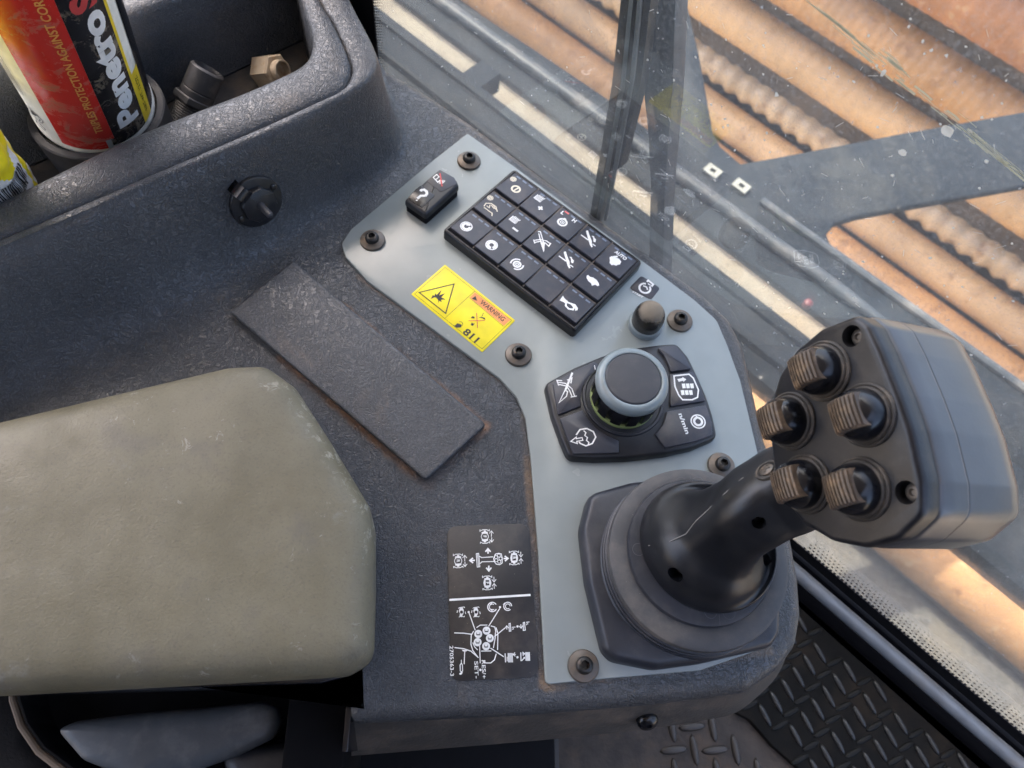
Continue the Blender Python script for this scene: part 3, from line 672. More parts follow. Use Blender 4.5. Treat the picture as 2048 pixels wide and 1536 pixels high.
# ------------------------------------------------------------------ instruction decal
DF = Frame((dcc.x, dcc.y, .25), dcx, V((-dcx.y, dcx.x, 0)))
dhx = ((dcw[1]-dcw[0]).length+(dcw[2]-dcw[3]).length)/4; dhy = ((dcw[3]-dcw[0]).length+(dcw[2]-dcw[1]).length)/4
dt = thing('instruction_decal', dcc, 'black rounded sticker with white joystick function diagrams beside the armrest', 'instruction sticker')
obj('sticker_film', slab(roundpoly([(-dhx, -dhy), (dhx, -dhy), (dhx, dhy), (-dhx, dhy)], 6.5, 6), 0, .3, .12, DF), M_decal, dt)
I = Ink(); G = Ink()
def A(x, y): return DF.px(880+x/8.535, 1030+y/8.535, .3)
def B(x, y): return DF.px(880+x/8.085, 1180+y/8.085, .3)
I.line([A(160, 1450), A(1545, 1365)], 1.15)
def roller(cx, cy, letter, conv):
    q = lambda a, b: A(cx+a, cy+b)
    I.fill([q(-18, -108), q(18, -108), q(20, -88), q(50, -82), q(50, -48), q(38, -52), q(-38, -52), q(-55, -46), q(-52, -80), q(-20, -86)])
    I.fill([q(-18, 96), q(22, 94), q(22, 74), q(55, 68), q(52, 34), q(42, 36), q(-36, 42), q(-52, 38), q(-48, 74), q(-18, 78)])
    if conv: I.line([q(-45, -50), q(-45, 45)], 1.0); I.line([q(45, -50), q(48, 40)], 1.0)
    I.arc(q(0, -4), 2.05, .35); I.text(letter, q(2, -4), 1.7, 0, None, .03)
    I.line([q(-82, -125), q(-82, -95), q(-40, -118), q(30, -122), q(75, -98), q(75, -130)], .4); I.line([q(-75, 118), q(-75, 92), q(-30, 112), q(35, 110), q(82, 84), q(84, 112)], .4)
    x = 112
    if not conv: I.chev(q(x, 0), q(x, -100), .38, 1.5); I.chev(q(x+4, 10), q(x+6, 92), .38, 1.5)
    else: I.chev(q(x, -110), q(x+3, -20), .38, 1.5); I.chev(q(x+6, 95), q(x+4, 5), .38, 1.5)
roller(765, 372, 'F', False); roller(310, 790, 'R', False); roller(1265, 740, 'R', True); roller(808, 1165, 'F', True)
I.chev(A(820, 660), A(818, 575), .8, 1.8); I.chev(A(832, 865), A(834, 955), .8, 1.8); I.chev(A(595, 775), A(510, 778), .8, 1.8); I.chev(A(1085, 745), A(1160, 742), .8, 1.8)
I.line([A(618, 660), A(660, 655), A(680, 885), A(635, 890)], .4, True); I.line([A(640, 660), A(660, 888)], .4)
I.line([A(672, 705), A(712, 728), A(905, 715)], .5); I.line([A(685, 830), A(715, 800), A(918, 795)], .5)
I.line([A(915, 740), A(945, 670), A(1000, 655), A(1045, 665), A(1062, 740), A(1060, 820), A(1020, 850), A(960, 840), A(925, 795)], .5, True)
for p in [(1005, 694), (956, 722), (1032, 745), (960, 773), (1010, 798)]: I.arc(A(*p), .9, .32)
for p in [(618, 712), (752, 658), (806, 780), (608, 845), (745, 910)]: I.disc(B(*p), 2.15)
for p in [(618, 712), (752, 658), (806, 780), (608, 845), (745, 910)]: G.line([B(p[0]-28, p[1]+14), B(p[0]+26, p[1]+14)], .55); G.line([B(p[0]-28, p[1]-22), B(p[0]-28, p[1]+14)], .3); G.line([B(p[0]+26, p[1]-22), B(p[0]+26, p[1]+14)], .3)
for pts in [[(465, 360), (570, 655)], [(965, 300), (785, 590)], [(1050, 615), (880, 755)], [(1030, 1080), (815, 940)], [(640, 905), (650, 1185)], [(230, 695), (380, 700), (520, 718)], [(235, 932), (380, 950), (500, 990), (620, 1095)],
            [(545, 665), (505, 730), (500, 880), (530, 980), (620, 1098)], [(590, 610), (650, 570), (765, 568)], [(820, 582), (885, 600), (905, 690)], [(905, 610), (935, 700), (930, 970)], [(895, 690), (890, 780), (862, 940)],
            [(530, 850), (560, 920), (610, 970)], [(665, 988), (830, 985)], [(675, 1135), (740, 1180), (820, 1180), (880, 1130), (910, 1030)], [(400, 985), (390, 1200)]]: I.line([B(*p) for p in pts], .5)
I.fill([B(355, 965), B(450, 975), B(420, 995), B(370, 992)])
for p in [(463, 357), (970, 278), (1252, 590), (1252, 1088), (652, 1292)]: I.disc(B(*p), .6)
I.arc(B(845, 275), 2.5, .55, 60, -240); I.arc(B(845, 275), 1.6, .4, 40, -220); I.disc(B(838, 322), .5); I.fill([B(800, 235), B(835, 205), B(840, 240)])
I.arc(B(1095, 265), 2.2, .5, 90, 400); I.arc(B(1095, 265), 1.3, .4, 90, 400); I.fill([B(1015, 240), B(1045, 200), B(1040, 235)])
for x in (345, 580):
    s_ = 1 if x == 580 else -1
    I.fill([B(x-25, 290), B(x+20, 285), B(x+40, 330), B(x+32, 385), B(x+5, 440), B(x-30, 430), B(x-22, 380), B(x-42, 340)])
    I.line([B(x-50, 300), B(x-30, 285), B(x+45, 275), B(x+55, 290)], .35); I.line([B(x-40, 440), B(x-10, 425), B(x+45, 435), B(x+55, 420)], .35)
    I.line([B(x-62, 330), B(x-70, 370)], .4); I.line([B(x+62, 350), B(x+70, 390)], .4); G.disc(B(x+2, 360), .85)
I.line([B(1115, 545), B(1135, 540), B(1145, 665), B(1120, 668)], .45, True); I.chev(B(1080, 640), B(1078, 580), .4, 1.3); I.line([B(1160, 605), B(1220, 600)], .4); I.line([B(1165, 625), B(1170, 645)], .35); I.line([B(1185, 615), B(1188, 640)], .35)
I.line([B(1345, 530), B(1365, 525), B(1378, 650), B(1345, 655)], .45, True); I.chev(B(1305, 555), B(1310, 620), .4, 1.3); I.line([B(1390, 525), B(1445, 518)], .4); I.line([B(1395, 545), B(1398, 570)], .35); I.line([B(1415, 535), B(1418, 560)], .35)
for k in range(5): I.line([B(1100+k*17, 1020), B(1105+k*17, 1170)], .42)
for k in range(5): I.line([B(1385+k*15, 1005), B(1390+k*15, 1145)], .42)
I.line([B(1052, 1025), B(1060, 1170)], .5); I.line([B(1085, 1080), B(1085, 1150)], .4); I.chev(B(1225, 1040), B(1180, 1045), .4, 1.2); I.line([B(1305, 1010), B(1310, 1150)], .5); I.chev(B(1325, 1035), B(1370, 1030), .4, 1.2); I.line([B(1320, 1145), B(1365, 1095)], .5); I.disc(B(1362, 1097), .5)
I.text('2705363-3', B(190, 1145), 1.9, 0, 15.2, .01); I.text('SET-', B(590, 1290), 1.9, 0, 8.6, .01); I.text('RES/+', B(708, 1285), 1.9, 0, 9.2, .01)
I.line([B(345, 1130), B(345, 1180), B(325, 1215), B(328, 1310), B(345, 1325), B(365, 1310), B(362, 1215), B(345, 1180)], .45); I.fill([B(310, 1350), B(340, 1330), B(370, 1330), B(350, 1365), B(320, 1372)])
I.build('print', DF, M_white, dt, .33); G.build('dark_print', DF, M_blk, dt, .85)

# ------------------------------------------------------------------ armrest
AR = [(-300, 930), (0, 848), (200, 800), (460, 738), (535, 734), (592, 775), (660, 880), (737, 1008), (748, 1055), (748, 1180), (744, 1318), (690, 1350), (300, 1372), (0, 1388), (-300, 1402)]
ARR = [40, 0, 0, 16, 16, 14, 0, 13, 13, 0, 16, 15, 0, 0, 40]
aro = roundpoly(pxs(AR, 30), ARR, 7)
arm = thing('armrest', P(300, 1150, 8), 'large olive grey padded armrest with scuffed pale corner edges', 'armrest')
obj('armrest_pad', pillow(aro, [(6, 6), (1.5, 9), (.2, 14), (-.2, 22), (.3, 29), (1.4, 33.5), (3.2, 37), (5.6, 39.6), (8, 41)], [(.96, 42.4), (.9, 43.4), (.8, 44.2), (.62, 44.7), (.4, 44.8)]), M_arm, arm, 60)
obj('armrest_seam', oloft(aro, [(3.2, 4.2), (2.4, 5), (2.4, 7)]), plain('dusty_pad_seam', (.2, .16, .11, 1), .7, bump=(1.5, .2)), arm)
bw = pxs([(-300, 1360), (640, 1345), (690, 1338), (692, 1352), (640, 1366), (-300, 1392)], 6)
obj('armrest_bracket', slab(roundpoly(bw, 1, 3), -28, 4, .8), M_gloss, arm)

# under the armrest: seat side cover, moulded recess and grip
st = thing('seat_side_cover', P(300, 1470, -130), 'black moulded seat side cover below the armrest with tan edge', 'seat cover')
M_cover = plain('matt_black_cover_plastic', (.006, .006, .007, 1), .85, spec=.08, bump=(2, .1))
sco = roundpoly(pxs([(28, 1330), (28, 1400), (45, 1450), (80, 1500), (140, 1545), (250, 1620), (700, 1620), (690, 1330)], -75), [4, 14, 14, 14, 14, 14, 10, 4], 6)
obj('cover_shell', pillow(sco, [(0, -160), (0, -82), (.8, -77), (2, -75)], [(.97, -74), (.94, -75), (.91, -79), (.88, -87), (.84, -93), (.5, -95)]), M_cover, st, 50)
obj('dark_gap_block', box(P(578, 1400, -30).x, P(698, 1400, -30).x, P(600, 1640, -30).y, P(600, 1346, -30).y, -140, -30), M_cover, st, bevel=2)  # black block stands in for the dark gap under the armrest
obj('edge_piping', tube([P(x, y, -80) for x, y in [(26, 1330), (26, 1400), (43, 1452), (78, 1503), (137, 1549), (245, 1625)]], 2.2, 10), plain('tan_edge_trim', (.15, .11, .075, 1), .6, bump=(2, .2)), st)
gr = thing('grip_handle', P(330, 1480, -80), 'smooth blue grey rounded grip handle under the front of the armrest', 'handle')
gp = [(106, 1458), (150, 1442), (260, 1428), (400, 1416), (520, 1403), (553, 1412), (560, 1440), (545, 1475), (470, 1512), (390, 1540), (260, 1560), (160, 1520)]
gm = plain('blue_grey_grip_plastic', (.07, .08, .092, 1), .42, bump=(.9, .08), dirt=((.2, .2, .2, 1), 24, .5))
obj('grip', pillow(roundpoly(pxs(gp, -58), [13, 16, 0, 0, 8, 6, 6, 10, 10, 12, 10, 10], 6), [(3, -74), (0, -68), (-.3, -64), (.4, -61), (1.4, -59)], [(.9, -57.4), (.7, -56), (.4, -55.5)]), gm, gr, 60)
gf = roundpoly(pxs([(430, 1500), (560, 1480), (625, 1470), (640, 1500), (610, 1560), (480, 1600)], -78), 14, 6)
obj('grip_root', pillow(gf, [(0, -95), (0, -80), (2, -76)], [(.8, -73.5), (.4, -72.5)]), M_mould, gr, 60)

seat = thing('seat', P(-100, 1480, -150), 'added black seat cushion block darkening the bottom left corner', 'seat')
obj('cushion', pillow(roundpoly(pxs([(-600, 1300), (60, 1300), (70, 1480), (200, 1650), (200, 1900), (-600, 1900)], -110), 12, 6), [(2, -215), (0, -200), (0, -125), (2, -116), (6, -111)], [(.9, -108), (.5, -106)]), plain('black_seat_fabric', (.008, .008, .009, 1), .9, bump=(2, .3)), seat)  # added over the lit floor to blacken this corner
# ------------------------------------------------------------------ joystick
jb = P(1398, 1112, PZ)
js = thing('joystick', jb, 'tall black joystick with bent stem and five ribbed thumb rollers on its head', 'joystick')
JZ = 15.0
JO = [(1184, 989), (1262, 967), (1380, 952), (1480, 962), (1530, 1060), (1560, 1170), (1558, 1264), (1543, 1287), (1406, 1319), (1315, 1331), (1231, 1314), (1214, 1296), (1181, 1161), (1168, 1055)]
jo = roundpoly(pxs(JO, JZ), [8, 8, 10, 10, 14, 14, 6, 6, 14, 14, 7, 7, 14, 14], 5)
obj('base_plate', oloft(jo, [(-1.6, PZ-.3), (-1.6, JZ-7), (-1, JZ-3), (.4, JZ-1), (1.6, JZ-.2), (3, JZ), (6, JZ+.5)]), M_mould, js, 50)
r0 = P(1399, 1111, 33); RG = Frame((r0.x, r0.y, 0), (1, 0, 0), (0, 1, 0))
obj('gaiter_lower', lathe([(52, 8), (51.5, 14), (50.8, 15.5), (49, 16.5), (50.3, 18), (50.3, 20.5), (48.5, 21.5), (50, 23), (50, 25.5), (48.5, 26.5)], RG, 80), M_mould, js, 50)
obj('gaiter_rim', lathe([(48, 26), (49.2, 27.5), (49.6, 30), (49, 32.6), (47.5, 33.6), (41.5, 34.4), (39.6, 34.2)], RG, 80), M_ringdust, js)
r1 = P(1403, 1100, 37); RD = Frame((r1.x, r1.y, 0), (1, 0, 0), (0, 1, 0))
obj('gaiter_disc', lathe([(39.9, 33), (39.8, 36), (39.2, 37), (37, 37.3), (30, 36.6), (27, 37.6), (25, 40)], RD, 80), M_mould, js)
M_mark = plain('moulding_mark_line', (.12, .12, .13, 1), .5)
I = Ink()
for p in [(1363, 966), (1396, 965), (1277, 1099), (1421, 1224), (1458, 1226)]: I.arc(RD.px(*p, 37.3), 3.2, .22); I.build('moulding_ring', RD, M_mark, js, 37.45); I = Ink()
I.line([RD.px(1380, 952, 37.3), RD.px(1383, 978, 37.3)], .22); I.build('moulding_line', RD, M_mark, js, 37.45); I = Ink(); I.line([RD.px(1435, 1195, 37.3), RD.px(1440, 1250, 37.3)], .22)
I.build('moulding_line', RD, M_mark, js, 37.45)
# stem: rounded eight-sided sections along a bent path
hc = P(1690, 870, 162); vd = (CAMP-hc).normalized(); lp = (V((-1, 0, 0)) - vd*(-vd.x)).normalized()
HN = (vd*.80 + lp*.60).normalized()
HF = Frame(hc, V((0, 1, 0)).cross(HN), z=HN)
ha, hb = HF.px(1585, 975, -26); he = HF(ha, hb, -26); ha, hb = HF.px(1640, 950, -38); he2 = HF(ha, hb, -38)
ST = [(P(1417, 1093, 38), 36, 33.5), (P(1416, 1090, 44), 35.5, 33), (P(1424, 1084, 50.5), 30, 29), (P(1444, 1066, 61), 21.2, 22.5), (P(1474, 1042, 76), 17.6, 19.8), (P(1508, 1016, 91), 17.2, 19), (P(1546, 994, he.z*.6+36), 17.6, 19), (he, 18.5, 19.5), (he2, 18, 18)]
cs = catmull([s_[0] for s_ in ST], 40); ra = catmull([V((s_[1], s_[2], 0)) for s_ in ST], 40)
rings = []; nose = V((-.75, .55, .35)).normalized()
for k, p in enumerate(cs):
    d = (cs[min(k+1, 39)]-cs[max(k-1, 0)]).normalized()
    if k < 6: d = V((0, 0, 1)).lerp(d, k/6).normalized()
    a = (nose-d*nose.dot(d)).normalized(); b = d.cross(a); ring = []
    for q_ in range(64):
        t = 2*math.pi*q_/64; c_, s_ = math.cos(t), math.sin(t)
        pw = 2.0 + 1.4*min(1, max(0, (k-8)/10))
        rr = (abs(c_)**pw + abs(s_)**pw)**(-1/pw)
        rad_a = ra[k].x*(1.03 if c_ > .55 else 1.0)
        ring.append(p + a*c_*rr*rad_a + b*s_*rr*ra[k].y)
    rings.append(ring)
M_stem = plain('black_stem_plastic', (.008, .009, .012, 1), .36, bump=(1.1, .05), dirt=((.05, .047, .045, 1), 16, .3), speck=((.2, .18, .16, 1), 1.3, .8))
stem = obj('stem', loft(rings), M_stem, js, 40)
stem_bvh = BVHTree.FromPolygons([v for r in rings for v in r], loft(rings)[1])
def pick(bvh, x, y):
    h = bvh.ray_cast(CAMP, wray(x, y).normalized()); return h[0], h[1]
for (x, y, r) in ((1350, 1150, 4.2), (1532, 1118, 3.8), (1518, 1046, 3.2)):
    p, n_ = pick(stem_bvh, x, y)
    if p is not None:
        if n_.dot(CAMP-p) < 0: n_ = -n_
        f_ = Frame(p, (0, 0, 1) if abs(n_.z) < .9 else (1, 0, 0), z=V((n_.x, n_.y, max(n_.z, 0)+.25)))
        cut(stem, lathe([(r*.95, -9), (r, 0), (r*1.05, 9)], f_, 24, True, True))
        obj('recessed_bolt', lathe([(r*.7, -8.8), (r*.65, -7.5), (r*.35, -7.2), (r*.3, -8)], f_, 20), M_bolt, js)
# seam line along the stem
sp_ = []
for (x, y) in [(1297, 1092), (1340, 1083), (1372, 1068), (1392, 1042), (1418, 1018), (1452, 985), (1487, 955)]:
    p, n_ = pick(stem_bvh, x, y)
    if p is not None: sp_.append(p)
if len(sp_) > 2: obj('mould_seam', tube(sp_, .28, 6), plain('pale_mould_seam', (.2, .19, .18, 1), .5), js)
# head
FACE = [(1712, 629), (1640, 657), (1590, 700), (1556, 750), (1541, 800), (1538, 880), (1546, 950), (1570, 1005), (1606, 1050), (1663, 1084), (1730, 1097), (1795, 1080), (1848, 1030), (1846, 965), (1822, 860), (1798, 790), (1762, 700), (1738, 650)]
face = ccw(roundpoly([HF.px(*p) for p in FACE], [5, 10, 10, 10, 10, 10, 10, 10, 10, 12, 10, 10, 9, 9, 20, 20, 20, 6], 5))
def hring(ins, dep, sx=1., sy=1.): return [HF(x*sx, y*sy, -dep) for x, y in inset(face, ins)]
M_face = plain('black_face_plastic', (.007, .008, .012, 1), .34, bump=(.9, .06), dirt=((.07, .062, .055, 1), 9, .22), speck=((.25, .21, .17, 1), 1.4, .78))
head = obj('head_face', loft([hring(2.5, 14), hring(.2, 13), hring(.0, 8), hring(0, 3), hring(.5, 1), hring(1.4, .25), hring(2.6, 0)]), M_face, js, 50)
shell_m = plain('sky_greyed_head_shell', (.055, .057, .062, 1), .3, spec=.8, bump=(1.6, .03), dirt=((.06, .06, .06, 1), 40, .3), speck=((.2, .18, .15, 1), 1.1, .8))  # base colour greyed to stand for sky reflected in black plastic
sh0 = V(HF.px(1900, 860, -50)); sh1 = V(HF.px(1925, 873, -50)); sh = sh1-sh0
def hring2(ins, dep): k = max(0, (dep-9)/55); return [HF(x+sh.x*k, y+sh.y*k, -dep) for x, y in inset(face, ins)]
obj('head_shell', loft([hring2(1.2, 9), hring2(.4, 9.4), hring2(-.25, 10.4), hring2(-.6, 11.6), hring2(-.65, 18), hring2(-.65, 24), hring2(-.65, 24.4), hring2(-.45, 24.6), hring2(-.45, 24.9), hring2(-.62, 25.1), hring2(-.62, 25.6), hring2(-.6, 36), hring2(-.55, 48), hring2(.1, 53), hring2(1.4, 56.5), hring2(3.6, 60), hring2(7, 62.6), hring2(12, 63.8)]), shell_m, js, 60)
for (x, y) in ((1703, 672), (1812, 985)):
    a, b = HF.px(x, y); f_ = HF.at(a, b, 0)
    cut(head, lathe([(4.3, -7), (4.4, 0), (4.7, 3)], f_, 28, True, True))
    obj('face_screw', join(lathe([(3.4, -7.2), (3.3, -4.6), (2.4, -3.9), (1.5, -3.8), (1.0, -4.8)], f_, 24)), M_steel, js)
a, b = HF.px(1537, 940)
p, n_ = pick(stem_bvh, 1534, 940)
if p is not None:
    if n_.dot(CAMP-p) < 0: n_ = -n_
    f_ = Frame(p, (0, 1, 0), z=n_)
    obj('stem_screw', join(lathe([(6, -.6), (5.6, .4), (4.6, .5), (4, -.6)], f_, 28)), M_dustring, js)
    obj('stem_screw_head', join(lathe([(3.6, -.6), (3.3, .6), (2.4, 1.1), (.1, 1.3)], f_, 24), box(-2.2, 2.2, -.3, .3, 1.0, 1.5, f_), box(-.3, .3, -2.2, 2.2, 1.0, 1.45, f_)), M_steel, js)
BT = [(1648, 742), (1582, 842), (1733, 830), (1612, 968), (1722, 978)]
BTOP = [(1603, 742), (1548, 838), (1690, 828), (1578, 972), (1680, 978)]
for (bx, by), (tx, ty) in zip(BT, BTOP):
    a, b = HF.px(bx, by, .2); f_ = HF.at(a, b, 0)
    obj('roller_collar', lathe([(12.6, -.6), (12.5, 1.1), (11.9, 1.7), (11.2, 1.3), (11.0, 2.2), (10.4, 2.7), (9.5, 2.4)], f_, 44), M_dustring, js)
    rb = obj('roller_dome', lathe([(10.0, 1.5), (10.1, 4), (9.8, 7), (8.8, 9.8), (7.2, 11.6), (4, 12.8), (.1, 13)], f_, 44), M_gloss, js)
    nr = 8; prof = []
    for k in range(nr*6+1):
        t = k/(nr*6); x = -6.3+12.6*t; z = 11.6 + 3.4*math.cos((t-.5)*2.2) - (.85 if (k % 6) in (4, 5) else 0.)
        prof.append((x, z))
    prof = [(-6.5, 9)]+prof+[(6.5, 9)]
    rp = []
    for yy, dz in ((-6.6, -1.2), (-5.8, -.2), (-3, .1), (0, .25), (3, .1), (5.8, -.2), (6.6, -1.2)):
        rp.append([f_(x, yy, z+(dz if z > 9.5 else 0)) for x, z in prof])
    obj('thumb_ribs', loft(rp), M_thumb, rb, 25)

# ------------------------------------------------------------------ capped socket on the tray wall
p, n_ = pick(wall_bvh, 511, 402)
if n_.dot(CAMP-p) < 0: n_ = -n_
dn = V((0, 0, -1)); WF = Frame(p, V((1, .8, 0)), z=n_)
sk_ = thing('socket_cap', p, 'round black capped power socket with a strap on the tray side wall', 'socket')
obj('flange', lathe([(17.5, -3), (17.5, 1.6), (17, 2.4), (16, 2.7)], WF, 48), M_black, sk_)
for a in (20, 200):
    f_ = WF.at(14.2*math.cos(math.radians(a)), 14.2*math.sin(math.radians(a)), 2.6)
    obj('flange_screw', join(lathe([(2.3, 0), (2.2, .7), (1.5, 1.2), (.1, 1.3)], f_, 20)), M_bolt, sk_)
oc = [(11.8*math.cos(math.radians(22.5+45*k)), 11.8*math.sin(math.radians(22.5+45*k))) for k in range(8)]
cap = obj('cap', oloft(roundpoly(oc, 1, 3), [(0, 2.2), (0, 6.4), (.4, 7), (1.2, 7.3)], WF), M_black, sk_)
obj('cap_post', lathe([(2.9, 7), (2.4, 8.5), (2.2, 19), (1.7, 20.5), (.8, 21)], WF, 20), M_mould, cap)
pts = [(a_*math.cos(math.radians(118)), a_*math.sin(math.radians(118)), z) for a_, z in ((20.5, -1), (20.5, 4), (19, 8.5), (16, 10), (12.5, 9.3), (10.5, 6.8))]
ax = V((-math.sin(math.radians(118)), math.cos(math.radians(118)), 0))
rp = [[WF(x+ax.x*s_, y+ax.y*s_, z+h) for s_, h in ((-4, 0), (4, 0), (4, 1.2), (-4, 1.2))] for x, y, z in pts]
obj('strap', loft(rp), M_gloss, sk_, 40)

# ------------------------------------------------------------------ spray can in its holder
CZ = 40.0
cb = P(187, 207, CZ); up = (P(86, -17, CZ+102)-cb); up = (V((0, 0, 1)).lerp(up.normalized(), 1.0)).normalized()
vd = (CAMP-(cb+up*40)); vdp = (vd-up*vd.dot(up)).normalized()
vdq = up.cross(vdp); a_ = math.radians(-16); vdp = vdp*math.cos(a_)+vdq*math.sin(a_)
CF = Frame(cb, vdp, up.cross(vdp)); CR = 36.3                                  # x axis faces the camera
hold = obj('cup_holder', lathe([(41.5, 1), (43, 32), (43, 34.6), (42, 35.6), (38.4, 35.8), (37.8, 35), (37.6, 30)], Frame((cb.x, cb.y, 0), (1, 0, 0), (0, 1, 0)), 56, cap0=True), plain('dusty_black_holder_rubber', (.03, .029, .03, 1), .7, bump=(1.5, .15), dirt=((.13, .12, .11, 1), 20, .6)))
tag(hold, 'round dusty black rubber holder ring around the spray can base in the tray', 'cup holder')
can = thing('spray_can', cb, 'red and black aerosol can with large white Penetro lettering standing in the tray', 'spray can')
obj('can_body', lathe([(34, -1), (36.4, 0), (37.1, 1.2), (37.1, 4.4), (36.4, 5.4), (36.1, 6.6), (36.1, 205), (34, 213), (28, 219), (14, 223)], CF, 72, cap0=True), plain('white_can_enamel', (.75, .74, .66, 1), .3, dirt=((.25, .2, .14, 1), 30, .5)), can)
def wrap(off):
    return lambda x, y, z: CF((CR+off+z*.6)*math.cos(x/CR), (CR+off+z*.6)*math.sin(x/CR), y)
def sector(a0, a1, z0, z1, off):
    n = max(2, int(abs(a1-a0)/3)); f_ = wrap(off); vs = []; fs = []
    for k in range(n+1):
        x = math.radians(a0+(a1-a0)*k/n)*CR; vs += [f_(x, z0, 0), f_(x, z1, 0)]
    for k in range(n): fs.append((2*k, 2*k+2, 2*k+3, 2*k+1))
    return vs, fs
def can_mat(name, col, dirtc):
    t = NT(name); c = t.mix(t.ramp(t.noise(14, 6, .75, .6), .52, .66, 0, .75), col, dirtc); c = t.mix(t.ramp(t.noise(3, 4, .7), .68, .76, 0, .6), c, dirtc)
    return t.end(t.bsdf(c, t.ramp(t.noise(14, 6, .75, .6), .5, .7, .2, .7), 0, None, .5, .2))
GRIME = (.30, .25, .18, 1)
obj('red_label', join(sector(-31, 17, 7, 17, .1), sector(-31, 20.5, 17, 204, .1)), can_mat('red_can_label', (.62, .03, .022, 1), (.42, .22, .15, 1)), can, 60)
obj('black_label', join(sector(17.1, 58, 9, 17, .1), sector(20.6, 58, 17, 204, .1)), can_mat('black_can_label', (.012, .012, .014, 1), GRIME), can, 60)
obj('grey_tab', sector(12, 17, 7, 17, .25), plain('grey_can_tab', (.4, .45, .46, 1), .4), can)
obj('yellow_stripe', join(sector(58.1, 61.5, 60, 204, .1), sector(58.1, 74, 9, 60, .1)), plain('yellow_can_stripe', (.80, .58, .03, 1), .35), can, 60)
obj('black_side', sector(74.1, 150, 9, 204, .1), M_gloss, can)
def ct(st, ang, y0, length, h, mat, nm, bold=.02):
    I = Ink(); I.text(st, (math.radians(ang)*CR, y0+length/2), h, 90, length, bold); I.build(nm, wrap(.3), mat, can, 0, 1.5)
ct('Penetro', 41, 24, 104, 13.6, M_white, 'brand_lettering', .045)
ct('S', 41, 131, 12, 14, M_red, 'red_letter', .05)
ct("TRIPLES PROTECTION AGAINST CORROSION", 10, 27, 148, 4.2, plain('orange_can_print', (.82, .42, .10, 1), .4), 'slogan_lettering', .02)
ct('NET WT. 12 OZ', 66, 18, 36, 2.8, M_blk, 'weight_lettering', 0)
I = Ink(); kcx, kcy = math.radians(-51)*CR, 27
I.arc((kcx, kcy), 6.2, .6); I.arc((kcx, kcy), 4.3, .5); I.line([(kcx-3.5, kcy-3.5), (kcx+3.5, kcy+3.5)], 1.0); I.fill([(kcx-3, kcy+1), (kcx, kcy+4), (kcx+2, kcy+1), (kcx-1, kcy-2)])
for k in range(3): I.arrow((kcx+4*math.cos(k*2.1)-0, 14+4*math.sin(k*2.1)), (kcx+4*math.cos(k*2.1+1.5), 14+4*math.sin(k*2.1+1.5)), .9, 1.8)
for k in range(16):
    x = math.radians(-72+k*2.1)*CR
    if k < 13: I.line([(x, 48+random.random()*4), (x, 78+random.random()*22)], .42)
I.build('fine_print', wrap(.3), M_blk, can, 0, 1.5)

# ------------------------------------------------------------------ crumpled yellow wrapper
wb = P(-48, 400, 12); wup = up.copy(); vd = (CAMP-(wb+wup*40)); vdp = (vd-wup*vd.dot(wup)).normalized()
wb = P(-24, 392, 40); YF = Frame(wb, vdp, wup.cross(vdp)); WRD = 27.0
def wrad(a, z):
    return WRD*(1+.035*math.sin(5*a+z*.09)+.022*math.sin(11*a-z*.21)+.018*math.sin(z*.42+2*a)) + .012*z
wr = thing('yellow_packet', wb, 'crumpled yellow and white tube packet with barcode beside the spray can', 'packet')
vs, fs, fm = [], [], []
na, nz = 96, 60
for j in range(nz+1):
    z = 120*j/nz
    for k in range(na):
        a = 2*math.pi*k/na; r = wrad(a, z)+random.uniform(-.12, .12); vs.append(YF(r*math.cos(a), r*math.sin(a), z))
for j in range(nz):
    for k in range(na):
        fs.append((j*na+k, j*na+(k+1) % na, (j+1)*na+(k+1) % na, (j+1)*na+k))
        a = 2*math.pi*(k+.5)/na; a = a-2*math.pi if a > math.pi else a; z = 120*(j+.5)/nz
        white = (z < 52+4*math.sin(a*9) and a < math.radians(66)-z*.006) or (z < 20 and a > math.radians(66)) 
        fm.append(0 if (z < 50+5*math.sin(a*7) and not (.95+z*.004 < a < 1.25+z*.004)) else 1)
obj('wrapper', (vs, fs), [plain('white_packet_film', (.72, .72, .70, 1), .3, dirt=((.35, .32, .28, 1), 12, .5)), plain('yellow_packet_film', (.84, .70, .02, 1), .28)], wr, 50, fm)
def ywrap(x, y, z): r = wrad(x/WRD, y)+.25+z; return YF(r*math.cos(x/WRD), r*math.sin(x/WRD), y)
I = Ink(); x = math.radians(-15)*WRD; xe = math.radians(50)*WRD
while x < xe:
    w_ = random.choice((.35, .35, .7, 1.0)); zt_ = 20; n = 9
    I.add([(x+math.sin(zt_*.2)*.0+dx, zt_+26*q_/n) for q_ in range(n+1) for dx in (0, w_)], [(2*q_, 2*q_+1, 2*q_+3, 2*q_+2) for q_ in range(n)]); x += w_+random.choice((.4, .55, .9))
I.text('5612  17497', (math.radians(22)*WRD, 15.8), 3.4, 0, 24, 0)
I.build('barcode', ywrap, M_blk, wr, 0, 1.0)

